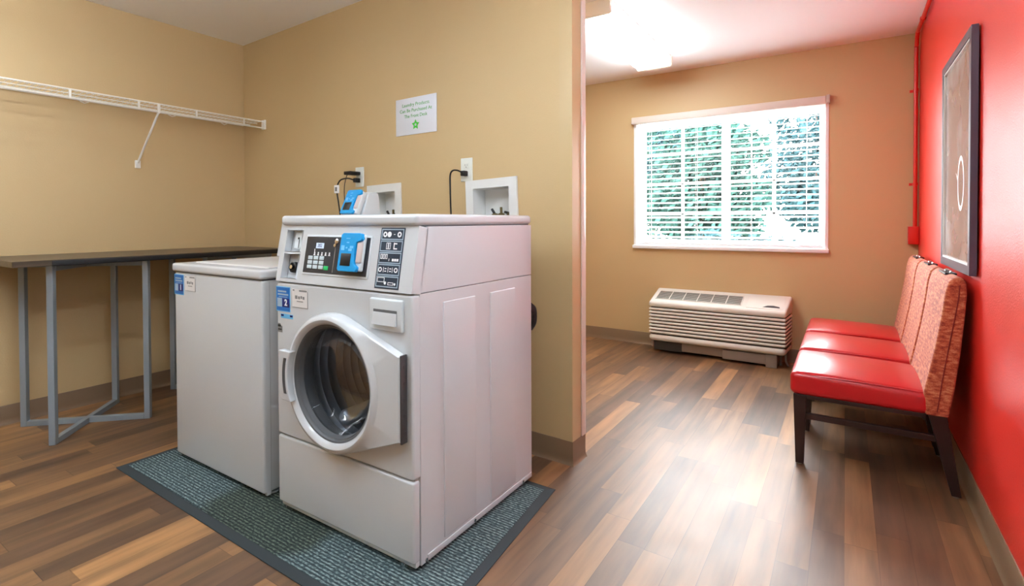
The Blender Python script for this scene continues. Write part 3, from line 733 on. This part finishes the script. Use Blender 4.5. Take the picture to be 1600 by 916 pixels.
for x, ri in ((.203, .004), (.222, .003), (.266, .004)): disc(bm, x, yc(4), .009, ri)
box(bm, (.241, yc(4)-.001, .001), (.248, yc(4)+.001, .0016)); box(bm, (.218, yc(4)-.003, .001), (.226, yc(4)+.003, .0016))
for x in (.214, .224): rectline(bm, x, x+.009, yc(3)-.010, yc(3)+.011, .002, .001, .0016)
box(bm, (.246, yc(3)-.010, .001), (.250, yc(3)+.011, .0016)); box(bm, (.250, yc(3)+.006, .001), (.261, yc(3)+.010, .0016)); box(bm, (.246, yc(3)-.010, .001), (.262, yc(3)-.006, .0016))
for k in range(3): rectline(bm, .194+k*.011, .203+k*.011, yc(2)-.004, yc(2)+.012, .0025, .001, .0016)
box(bm, (.232, yc(2)-.010, .001), (.234, yc(2)-.002, .0016))
for k in range(3): box(bm, (.246+k*.010, yc(2)-.010, .001), (.254+k*.010, yc(2)-.002, .0016))
for x in (.199, .268): disc(bm, x, yc(1), .008, .0045)
for x in (.213, .233, .252): box(bm, (x, yc(1)-.008, .001), (x+.002, yc(1)+.008, .0016))
for x in (.219, .240): box(bm, (x, yc(1)-.006, .001), (x+.008, yc(1)-.003, .0016)); box(bm, (x, yc(1)+.002, .001), (x+.008, yc(1)+.005, .0016))
rectline(bm, .192, .224, yc(0)-.002, yc(0)+.013, .002, .001, .0016); disc(bm, .228, yc(0)-.004, .005); disc(bm, .270, yc(0)-.006, .004); rectline(bm, .240, .264, yc(0)-.010, yc(0)-.001, .002, .001, .0016)
link('pictograms', bm, M_WPRINT, ip, MFA, smooth=False)
# top lid
bm = BM(); rbox(bm, (-HW-.002, .020, 1.059), (HW+.002, DP, 1.095), .013, 4); link('top_lid', bm, M_WHITE, W2)
bm = BM(); box(bm, (-HW+.008, .06, 1.048), (HW-.008, DP-.01, 1.0605)); link('lid_seam', bm, M_DKGREY, W2, smooth=False)
bm = BM(); lathe(bm, [(.0, .0), (.035, .0), (.04, .02), (.03, .035), (0, .035)], 16, Matrix.Translation((.31, DP-.002, .70)) @ Matrix.Rotation(R(-90), 4, 'X')); tube(bm, curve_pts([(.325, DP+.02, .72), (.338, DP+.03, .70), (.338, DP+.03, .65), (.325, DP+.02, .62)]), .012, 8); link('drain_hose', bm, M_BLACK, W2)
MF2 = MF @ Matrix.Translation((0, 0, .0003))
stickers(W2, MF2, '2', -.343, .745)
bm = BM(); box(bm, (-.318, .718, 0), (-.245, .734, .0006)); s_ = link('blue_tag', bm, M_LBLUE, W2, MF2, smooth=False)
bm = BM(); box(bm, (-.316, .725, .0005), (-.300, .732, .001)); link('print', bm, M_NAVYS, s_, MF2, smooth=False); bm = BM(); box(bm, (-.262, .725, .0005), (-.247, .732, .001)); link('print', bm, M_NAVYS, s_, MF2, smooth=False)
bm = BM(); box(bm, (-.338, .664, 0), (-.310, .688, .0006)); box(bm, (-.337, .69, 0), (-.322, .697, .0006)); s_ = link('warning_sticker', bm, M_PRINT, W2, MF2, smooth=False)
bm = BM(); box(bm, (-.337, .684, .0005), (-.318, .692, .001)); box(bm, (-.335, .672, .0005), (-.314, .677, .001)); link('print', bm, M_BLACK, s_, MF2, smooth=False)

# ------------------------------------------------------------------ top-loading washer
W1 = thing('washing_machine', 'white top-loading washing machine with plain front and number 1 sticker', 'washing machine', (-2.222, 1.133, .008))
HV = .346
bm = BM(); rbox(bm, (-HV, 0, .018), (HV, .69, .846), .010, 3); box(bm, (HV-.012, .012, .01), (HV+.0006, .03, .84)); cab = link('cabinet', bm, M_WHITE, W1)
bm = BM(); box(bm, (-HV+.004, .006, .843), (HV-.004, .68, .852)); box(bm, (HV-.002, .028, .02), (HV+.0004, .031, .84)); link('panel_seam', bm, M_DKGREY, W1, smooth=False)
bm = BM(); rbox(bm, (-HV-.004, -.010, .850), (HV+.004, .690, .887), .011, 4); top = link('top_panel', bm, M_WHITE, W1)
bm = BM(); rbox(bm, (-.27, .055, .880), (.30, .47, .8925), .005, 2); link('loading_lid', bm, mat('pale_grey_lid', srgb(206, 206, 206), .25), top)
bm = BM(); prism(bm, [(.50, .885), (.535, 1.075), (.56, 1.085), (.69, 1.085), (.69, .885)], 'x', -HV, HV); con = link('control_console', bm, M_WHITE, W1, smooth=False, bevel=.008, seg=3)
for sx in (-1, 1):
    for y in (.06, .63):
        bm = BM(); lathe(bm, [(0, 0), (.022, 0), (.022, .006), (.008, .008), (.008, .02), (0, .02)], 16, Matrix.Translation((sx*.31, y, 0))); link('foot', bm, M_WPLAST if y < .1 else M_BLACK, W1)
bm = BM(); rbox(bm, (HV-.003, .10, .018), (HV+.003, .16, .058), .002, 2); link('foot_bracket', bm, M_ACGR, W1)
# reader pedestal on the console
ra = Vector((0, .42, .907)).normalized(); MR = frame((.222, .560, 1.152), (1, 0, 0), ra)
bm = BM(); prism(bm, [(.545, 1.084), (.548, 1.096), (.588, 1.208), (.600, 1.216), (.645, 1.216), (.655, 1.205), (.672, 1.084)], 'x', .166, .278); ped = link('reader_pedestal', bm, M_WPLAST, W1, smooth=False, bevel=.006, seg=3)
card_reader(W1, MR @ Matrix.Translation((0, .002, -.004)))
MF1 = frame((0, -.0003, 0), (1, 0, 0), (0, 0, 1))
stickers(W1, MF1, '1', -.343, .748)

# ------------------------------------------------------------------ supply boxes, outlets, cords, sign
def supply_box(s0, s1, z0, z1, hole, tilt, label):
    cx, cz = (s0+s1)/2, (z0+z1)/2
    M = MP @ Matrix.Translation((cx, cz, 0))
    T = M @ Matrix.Rotation(tilt, 4, 'Z')
    t = thing('washer_supply_box', label, 'supply box', MP @ Vector((cx, z0, 0)), 0, 'washer supply boxes')
    inv = t.matrix_basis.inverted() if False else Matrix.Translation(-Vector(MP @ Vector((cx, z0, 0))))
    T = inv @ T; M = inv @ M
    hw, hh = (s1-s0)/2, (z1-z0)/2
    a, b, c, d = hole[0]-cx+.006, hole[1]-cx-.006, hole[2]-cz+.004, hole[3]-cz-.006
    bm = BM(); holed(bm, -hw, hw, -hh, hh, [(a, b, c, d)], .002, back=False)
    for q in ([(-hw,-hh,0),(-hw,-hh,-.010),(hw,-hh,-.010),(hw,-hh,0)], [(hw,-hh,0),(hw,-hh,-.010),(hw,hh,-.010),(hw,hh,0)], [(hw,hh,0),(hw,hh,-.010),(-hw,hh,-.010),(-hw,hh,0)], [(-hw,hh,0),(-hw,hh,-.010),(-hw,-hh,-.010),(-hw,-hh,0)]): poly(bm, q)
    link('flange', bm, M_BOXIN, t, T @ Matrix.Translation((0, 0, .0105)), smooth=False)
    bm = BM()
    D = -.088
    for p, q in (((a,c),(b,c)), ((b,c),(b,d)), ((b,d),(a,d)), ((a,d),(a,c))): poly(bm, [(p[0],p[1],.0095), (p[0],p[1],D), (q[0],q[1],D), (q[0],q[1],.0095)])
    poly(bm, [(a,c,D), (b,c,D), (b,d,D), (a,d,D)])
    link('inner_box', bm, M_BOXIN, t, T, smooth=False, recalc=False)
    for x, m, rot in ((a+(b-a)*.42, M_BLACK, 35), (a+(b-a)*.60, M_BRASS, 0), (a+(b-a)*.84, M_BLACK, 75)):
        bm = BM(); zc = c+.028
        tube(bm, [(x, c+.002, -.045), (x, zc, -.045)], .011, 12); lathe(bm, [(0,0),(.016,0),(.018,.006),(.012,.012),(0,.013)], 14, Matrix.Translation((x, zc, -.045)) @ Matrix.Rotation(R(-90), 4, 'X'))
        v = link('valve', bm, M_BRASS, t, T)
        bm = BM(); rbox(bm, (-.006, 0, -.005), (.006, .034, .005), .003, 2); link('valve_handle', bm, m, v, T @ Matrix.Translation((x, zc+.008, -.045)) @ Matrix.Rotation(R(rot), 4, 'Z'))
    return t
supply_box(1.405, 1.688, 1.045, 1.293, HOLES[0], R(1.5), 'white washer supply box in the wall beside the small blue card reader')
supply_box(2.163, 2.476, 1.040, 1.287, HOLES[1], R(2.0), 'white washer supply box in the wall behind the front-loading washer, right of the sign')
def outlet(s, z, label):
    p0 = MP @ Vector((s, z, 0)); t = thing('wall_outlet', label, 'outlet', p0, 0, 'wall outlets above the washers')
    M = Matrix.Translation(-p0) @ MP @ Matrix.Translation((s, z, 0))
    bm = BM(); rbox(bm, (-.038, -.059, 0), (.038, .059, .006), .004, 2); link('plate', bm, M_OUTLET, t, M)
    for zz in (-.020, .020):
        bm = BM(); rbox(bm, (-.017, zz-.0145, .004), (.017, zz+.0145, .008), .004, 2); rc = link('receptacle', bm, M_OUTLET, t, M)
        bm = BM(); box(bm, (-.008, zz-.001, .0078), (-.006, zz+.008, .0083)); box(bm, (.006, zz-.001, .0078), (.008, zz+.007, .0083)); lathe(bm, [(0, .0083), (.0025, .0083), (.0025, .0078)], 8, Matrix.Translation((0, zz-.007, 0))); link('slots', bm, M_DKGREY, rc, M, smooth=False)
    return t
outlet(1.330, 1.346, 'white wall outlet left of the sign, with two black plugs in it')
outlet(2.163, 1.340, 'white wall outlet right of the sign, with one black plug in it')
def cordthing(name, label, cat, plug_lo, plug_hi, cord, rad=.0035, extra=None):
    if isinstance(cat, str):
        p0 = MP @ Vector(plug_lo); t = thing(name, label, cat, p0); M = Matrix.Translation(-p0) @ MP
    else:
        t = cat; M = Matrix.Translation(-t.location) @ MP
    bm = BM(); tube(bm, curve_pts(cord, 8), rad, 8); c = link('cord' if isinstance(cat, str) else name, bm, M_BLACK, t, M)
    if not isinstance(cat, str): c['label'] = label; t = c
    bm = BM(); rbox(bm, plug_lo, plug_hi, .004, 2); link('plug', bm, M_BLACK, t, M)
    if extra:
        bm = BM(); lo, hi = extra; rbox(bm, lo, hi, .003, 2); link('cord_tag', bm, M_WPRINT, t, M)
        bm = BM(); box(bm, (lo[0]+.010, lo[1]+.012, hi[2]-.0005), (hi[0]-.010, hi[1]-.012, hi[2]+.0008)); link('print', bm, M_PRINT, t, M, smooth=False)
cordthing('power_adapter', 'flat black power adapter in the upper socket of the left outlet', 'power adapter', (1.285, 1.356, .0085), (1.345, 1.376, .085), [(1.30, 1.358, .07), (1.292, 1.33, .075), (1.285, 1.28, .08), (1.28, 1.20, .075), (1.285, 1.08, .07), (1.29, .98, .06)], .0022)
cordthing('power_cord', 'black cord with white tag', W1, (1.318, 1.312, .0085), (1.342, 1.338, .045), [(1.33, 1.325, .044), (1.31, 1.335, .075), (1.27, 1.325, .095), (1.245, 1.29, .10), (1.243, 1.25, .10), (1.25, 1.19, .095), (1.255, 1.10, .085), (1.26, .98, .07)], .0042, extra=((1.222, 1.248, .096), (1.262, 1.296, .106)))
cordthing('power_cord', 'black cord', W2, (2.150, 1.307, .0085), (2.176, 1.333, .040), [(2.163, 1.322, .039), (2.150, 1.333, .058), (2.125, 1.333, .066), (2.108, 1.312, .066), (2.102, 1.25, .06), (2.100, 1.16, .055), (2.102, 1.05, .05), (2.105, .95, .05)], .0042)
# sign
sg = thing('wall_sign', 'white wall sign with green lettering and a green star above the washers', 'sign', MP @ Vector((1.803, 1.556, 0)))
MS = Matrix.Translation(-(MP @ Vector((1.803, 1.556, 0)))) @ MP @ Matrix.Translation((1.803, 1.657, .0005))
bm = BM(); rbox(bm, (-.155, -.101, 0), (.155, .101, .004), .0012, 1); link('board', bm, M_SIGN, sg, MS)
for s, y, wd in (('Laundry Products', .062, .205), ('Can Be Purchased At', .031, .245), ('The Front Desk', 0, .175)):
    tx = text('lettering', s, .026, M_GREENT, sg, MS, (0, 0, .0043))
    xs = [v.co for v in tx.data.vertices]; inv = MS.inverted(); loc = [inv @ c for c in xs]; cur = max(v.x for v in loc)-min(v.x for v in loc)
    for v, l in zip(tx.data.vertices, loc): v.co = MS @ Vector((l.x*wd/cur, l.y+y, l.z))
bm = BM()
star = [(math.sin(R(36*k))*(.030 if k % 2 == 0 else .0155), math.cos(R(36*k))*(.030 if k % 2 == 0 else .0155)-.050) for k in range(10)]
inn = [(math.sin(R(36*k))*.0075, math.cos(R(36*k))*.0075-.050) for k in range(10)]
so_ = [bm.verts.new((*p, .0045)) for p in star]; si = [bm.verts.new((*p, .0045)) for p in inn]
for k in range(10): bm.faces.new((so_[k], si[k], si[(k+1) % 10], so_[(k+1) % 10]))
link('star_emblem', bm, M_GREENS, sg, MS, smooth=False, recalc=True)

# ------------------------------------------------------------------ wire shelf
SX = -3.49
sh = thing('wire_shelf', 'long white wire shelf on the left wall above the folding counter', 'shelf', (XL, 2.15, 1.80))
bm = BM(); y1, y0 = -.012, -3.2; dx = SX-XL
for x, z, rr in ((dx, -.006, .0048), (dx, -.052, .0048), (.012, -.006, .0035), (dx*.36, -.010, .003), (dx*.68, -.010, .003)): tube(bm, [(x, y0, z), (x, y1, z)], rr, 8)
link('rails', bm, M_WIRE, sh)
bm = BM(); k = 0; y = y1-.012
while y > y0:
    tube(bm, [(.010, y, -.003), (dx, y, -.003), (dx+.003, y, -.012)], .0016, 5); y -= .0254
o = link('deck_wires', bm, M_WIRE, sh); o['kind'] = 'stuff'
for yy in (-.16, -.47, -.79, -1.11, -1.43, -1.75, -2.07, -2.39, -2.71):
    bm = BM(); rbox(bm, (dx-.002, yy-.006, -.056), (dx+.004, yy+.006, -.002), .002, 1); link('rail_post', bm, M_WIRE, sh)
for yy in (-.30, -.62, -1.06):
    bm = BM(); tube(bm, [(dx-.03, yy, -.055), (dx-.028, yy+.02, -.064), (dx-.03, yy+.04, -.055)], .003, 6); link('hang_clip', bm, M_WIRE, sh)
bm = BM(); rbox(bm, (dx-.022, -.022, -.062), (dx+.022, .0, .006), .004, 2); link('wall_bracket', bm, M_WIRE, sh)
for yy in (-.685, -2.0):
    bm = BM(); rbox(bm, (dx-.006, yy-.007, -.062), (dx+.006, yy+.007, -.002), .002, 1); tube(bm, [(dx-.004, yy, -.055), (.008, yy-.01, -.345)], .0065, 8); br = link('support_brace', bm, M_WIRE, sh)
    bm = BM(); rbox(bm, (.0, yy-.024, -.378), (.014, yy+.006, -.328), .004, 2); link('brace_foot', bm, M_WIRE, br)

# ------------------------------------------------------------------ folding counter
tb = thing('folding_table', 'long dark wood laundry folding counter on silver square-tube legs', 'table', (-3.44, 1.43, 0))
bm = BM(); box(bm, (-.325, -.705, .874), (.275, .66, .902)); link('tabletop', bm, M_TABLE, tb, smooth=False, bevel=.002)
bm = BM(); rbox(bm, (.262, -.565, .872), (.2775, .661, .8985), .003, 2); link('edge_band', bm, M_BLACK, tb)['label'] = 'black front edge strip'
def sqbar(bm, a, b, wv, up=(0, 0, 1)):
    a, b = Vector(a), Vector(b); t = (b-a).normalized(); upv = Vector(up)
    if abs(t.dot(upv)) > .95: upv = Vector((1, 0, 0))
    s = t.cross(upv).normalized(); u2 = s.cross(t).normalized(); h = wv/2
    A = [bm.verts.new(a+s*i*h+u2*j*h) for i, j in ((-1,-1),(1,-1),(1,1),(-1,1))]; B = [bm.verts.new(b+s*i*h+u2*j*h) for i, j in ((-1,-1),(1,-1),(1,1),(-1,1))]
    bm.faces.new(list(reversed(A))); bm.faces.new(B)
    for i in range(4): bm.faces.new((A[i], A[(i+1)%4], B[(i+1)%4], B[i]))
def xframe(yc):
    hx, hy, T = .222, .212, .028
    for s in (1, -1):
        bm = BM(); a = Vector((-hx, s*hy*-1+yc, 0)); b = Vector((hx, s*hy+yc, 0)); d = (b-a).normalized()
        dz = .0002 if s > 0 else .0
        ang = math.atan2(d.y, d.x)
        Mx = Matrix.Translation(((a+b)/2)) @ Matrix.Rotation(ang, 4, 'Z'); L = (b-a).length/2
        box(bm, (-L, -T/2, 0), (-L+T, T/2, .872)); box(bm, (L-T, -T/2, 0), (L, T/2, .872))
        # crossing bars are mitred on the two frames: the second runs in two halves
        seg = [(-L+T, L-T)] if s > 0 else [(-L+T, -T*.55), (T*.55, L-T)]
        for p, q in seg: box(bm, (p, -T/2, 0), (q, T/2, T)); box(bm, (p, -T/2, .872-T), (q, T/2, .872))
        link('leg_frame', bm, M_LEGMET, tb, Mx, smooth=False, bevel=.002)
xframe(1.08-1.43); xframe(1.80-1.43)

# ------------------------------------------------------------------ wall air conditioner
AC = thing('wall_air_conditioner', 'cream louvred wall air conditioner low under the window', 'air conditioner', (-.85, YF, 0))
X0, X1, Y0 = -.505, .515, -.27
def lean(p):
    # the cabinet narrows a little toward its front
    k = min(1, max(0, -p.y/.27)); p.x = p.x - (.022*k if p.x > 0 else -.0*k)
    return p
bm = BM()
rbox(bm, (X0+.004, Y0+.012, .115), (X1-.004, -.001, .385), .03, 4, warp=lean); link('cabinet', bm, M_ACDK, AC)
bm = BM()
rbox(bm, (X0, Y0, .10), (X1, -.0005, .155), .032, 4, warp=lean)
for k in range(8):
    z = .163+k*.0267; rbox(bm, (X0, Y0, z), (X1, -.001, z+.0185), .009, 3, mid=(1,1,1), warp=lean)
link('louvres', bm, M_ACW, AC)
bm = BM()
def hood(p):
    # top slopes from the wall down to the front
    if p.z > .43: p.z += (p.y-Y0)*(.085/.27)-.0
    return lean(p)
rbox(bm, (X0, Y0, .376), (X1, -.0005, .418), .016, 4, mid=(1,4,1))
for v in bm.verts:
    if v.co.z > .40: v.co.z += max(0, (v.co.y-Y0))*(.088/.27)
    lean(v.co)
link('hood', bm, M_ACW, AC)
# the sloping top's frame for grille and control cover
sl_ = Vector((0, .27, .088)).normalized(); MT = frame((0, Y0+.0, .418), (1, 0, 0), sl_)
bm = BM(); box(bm, (-.465, .062, .0004), (.185, .205, .0035)); gr = link('outlet_grille', bm, M_ACGR, AC, MT, smooth=False)
bm = BM()
for k in range(9): box(bm, (-.462, .068+k*.0155, .003), (.182, .0725+k*.0155, .0042))
link('grille_gaps', bm, M_ACDK, gr, MT, smooth=False)
bm = BM()
for k in range(7): box(bm, (-.4675+k*.1083, .060, .003), (-.4615+k*.1083, .207, .006))
box(bm, (-.4675, .058, .001), (.188, .063, .006)); box(bm, (-.4675, .204, .001), (.188, .209, .006)); link('grille_ribs', bm, M_ACW, gr, MT, smooth=False)
bm = BM(); rbox(bm, (.225, .03, .0005), (.475, .235, .0035), .0015, 1); cv = link('control_cover', bm, M_ACW, AC, MT)
bm = BM(); prism(bm, [(.335, .052), (.45, .052), (.445, .072), (.405, .088), (.365, .082)], 'z', .003, .0045); link('cover_grip', bm, M_DKGREY, cv, MT, smooth=False)
bm = BM(); rbox(bm, (-.475, -.225, .02), (-.25, -.02, .112), .004, 2); link('subbase', bm, M_ACDK, AC)
bm = BM(); rbox(bm, (-.25, -.225, .028), (.06, -.02, .112), .004, 2); link('subbase', bm, M_ACBASE, AC)
bm = BM(); rbox(bm, (-.49, -.235, .045), (-.475, -.02, .112), .003, 1); link('subbase_end', bm, M_ACBASE, AC)
bm = BM(); rbox(bm, (.06, -.245, .02), (.41, -.03, .09), .005, 2); rbox(bm, (.36, -.25, .0), (.435, -.03, .096), .004, 2); link('power_box', bm, M_ACBASE, AC)
bm = BM(); tube(bm, [(.45, -.14, .003), (.45, -.14, .11)], .009, 8); tube(bm, curve_pts([(.485, -.18, .11), (.488, -.18, .05), (.50, -.15, .008)]), .008, 8); link('power_cable', bm, M_PRINT, AC)

# ------------------------------------------------------------------ conduit in the red corner
cn = thing('conduit_pipe', 'red painted conduit pipe with junction box in the corner by the red wall', 'pipe', (XR-.022, YF-.03, 0))
bm = BM(); tube(bm, curve_pts([(0, 0, 1.03), (0, 0, 1.6), (0, 0, 2.18), (0, -.02, 2.25), (0, -.075, H2-.028), (0, -.3, H2-.024), (0, -2.2, H2-.024)], 8), .012, 12); link('pipe', bm, M_REDPIPE, cn)
for p, ax in (((0, 0, 1.32), 'z'), ((0, 0, 1.95), 'z'), ((0, -.35, H2-.024), 'y'), ((0, -1.1, H2-.024), 'y')):
    bm = BM()
    d = Vector((0, 0, .009)) if ax == 'z' else Vector((0, .009, 0)); tube(bm, [Vector(p)-d, Vector(p)+d], .0155, 12)
    if ax == 'z': box(bm, (-.032, .026, p[2]-.009), (.012, .030, p[2]+.009))
    link('pipe_strap', bm, M_REDPIPE, cn)
bm = BM(); rbox(bm, (-.038, -.030, .915), (.020, .030, 1.035), .004, 2); link('junction_box', bm, M_REDPIPE, cn)

# ------------------------------------------------------------------ picture on the red wall
pf = thing('picture_frame', 'tall dark-framed abstract picture with a pale ring, hung on the red wall', 'picture', (XR, 2.87, .870))
ML = frame((-.006, 0, 0), (0, -1, 0), (0, 0, 1))            # x toward the camera (-Y), y up, z out (-X)
PW2, PH, FW, FT = .345, .930, .035, .022
bm = BM()
for lo, hi in (((-PW2, 0, 0), (PW2, FW, FT)), ((-PW2, PH-FW, 0), (PW2, PH, FT)), ((-PW2, FW, 0), (-PW2+FW, PH-FW, FT)), ((PW2-FW, FW, 0), (PW2, PH-FW, FT))): box(bm, lo, hi)
bmesh.ops.remove_doubles(bm, verts=bm.verts, dist=1e-5)
link('frame', bm, M_FRAMEB, pf, ML, smooth=False, bevel=.002)
bm = BM(); a, b = PW2-FW, PH-FW
rectline(bm, -a, a, FW, b, .008, .008, .019); link('inner_bevel', bm, M_MATB, pf, ML, smooth=False)
bm = BM(); box(bm, (-a+.004, FW+.004, 0), (a-.004, b-.004, .010)); ar = link('artwork', bm, M_ART, pf, ML, smooth=False)
bm = BM(); lathe(bm, [(.050, .0100), (.050, .0106), (.060, .0106), (.060, .0100)], 40, Matrix.Translation((.08, .36, 0)) @ Matrix.Diagonal((1.15, 1.9, 1, 1))); prism(bm, [(-.03, .41), (.015, .37), (.02, .38)], 'z', .0100, .0106); link('ring_motif', bm, M_OFFW, ar, ML, smooth=False)

# ------------------------------------------------------------------ chairs
def make_chair():
    t = thing('dining_chair', 'red vinyl chair with woven orange back, nearest the camera of the row of three', 'chair', (.08, 2.815, 0), 0, 'chairs along the red wall')
    W = .24
    def crown(p):
        u = max(-1, min(1, (p.x+.015)/.245)); v = max(-1, min(1, p.y/W))
        if p.z > .36: p.z += .024*(1-u**4)*(1-v**2)+.012*u*-1*.6
        return p
    bm = BM(); rbox(bm, (-.285, -W, .310), (.205, W, .405), .026, 4, mid=(10, 10, 1), warp=crown); st = link('seat', bm, M_VINYL, t)
    bm = BM(); tube(bm, curve_pts([(-.276, -W+.014, .395), (-.15, -W+.006, .404), (.05, -W+.006, .402), (.19, -W+.012, .396)]), .0028, 6); tube(bm, curve_pts([(-.276, W-.014, .395), (-.15, W-.006, .404), (.05, W-.006, .402), (.19, W-.012, .396)]), .0028, 6); tube(bm, [(-.279, -W+.014, .394), (-.279, W-.014, .394)], .0028, 6); link('piping', bm, M_VINYL, st)
    prof = [(.186, .312), (.258, .312), (.274, .42), (.290, .56), (.302, .70), (.308, .79), (.306, .835), (.299, .853), (.284, .861), (.268, .857), (.254, .840), (.244, .80), (.232, .70), (.214, .58), (.194, .47), (.180, .40)]
    bm = BM(); prism(bm, prof, 'y', -W, W)
    bk = link('backrest', bm, M_WOVEN, t, smooth=True, bevel=.016, seg=4, ang=60)
    for s in (-1, 1):
        bm = BM(); line = [(.222, .33), (.236, .45), (.254, .58), (.272, .70), (.283, .78), (.286, .83)]
        tube(bm, [(x, s*(W+.0005), z) for x, z in line], .0022, 6); link('seam', bm, M_STITCH, bk)
    bm = BM(); rbox(bm, (.260, -.085, .8545), (.300, .085, .8625), .004, 2); hs = link('handle_slot', bm, M_BLACK, bk)
    bm = BM(); tube(bm, curve_pts([(.280, -.065, .860), (.282, -.055, .869), (.282, .055, .869), (.280, .065, .860)], 6), .0032, 8); link('grab_handle', bm, M_CHROME, hs)
    for s in (-1, 1):
        bm = BM()
        def leg(a, b, w0, w1, bm=bm):
            A = [bm.verts.new((a[0]+i*w0, a[1]+j*w0, a[2])) for i, j in ((-1,-1),(1,-1),(1,1),(-1,1))]; B = [bm.verts.new((b[0]+i*w1, b[1]+j*w1, b[2])) for i, j in ((-1,-1),(1,-1),(1,1),(-1,1))]
            bm.faces.new(A); bm.faces.new(list(reversed(B)))
            for i in range(4): bm.faces.new((A[(i+1)%4], A[i], B[i], B[(i+1)%4]))
        leg((-.247, s*(W-.030), .314), (-.247, s*(W-.030), .006), .025, .016); l = link('leg', bm, M_DWOOD, t, smooth=False, bevel=.002)
        bm = BM(); lathe(bm, [(0, 0), (.011, 0), (.011, .008), (0, .008)], 12, Matrix.Translation((-.247, s*(W-.030), 0))); link('glide', bm, M_ACGR, l)
        bm = BM(); leg((.222, s*(W-.032), .330), (.285, s*(W-.032), .006), .029, .015, bm); l = link('leg', bm, M_DWOOD, t, smooth=False, bevel=.002)
        bm = BM(); lathe(bm, [(0, 0), (.011, 0), (.011, .008), (0, .008)], 12, Matrix.Translation((.285, s*(W-.032), 0))); link('glide', bm, M_ACGR, l)
        bm = BM(); box(bm, (-.23, s*(W-.030)-.010, .205), (.235, s*(W-.030)+.010, .230)); link('stretcher', bm, M_DWOOD, t, smooth=False, bevel=.002)
    bm = BM(); box(bm, (-.265, -W+.012, .296), (.19, W-.012, .313)); link('seat_rail', bm, M_DWOOD, t, smooth=False, bevel=.002)
    return t
c1 = make_chair()
for y, lb in ((3.335, 'red vinyl chair with woven orange back, middle of the row of three'), (3.855, 'red vinyl chair with woven orange back, nearest the window of the row of three')):
    c = copy_tree(c1); c.location = (.08, y, 0); c['label'] = lb
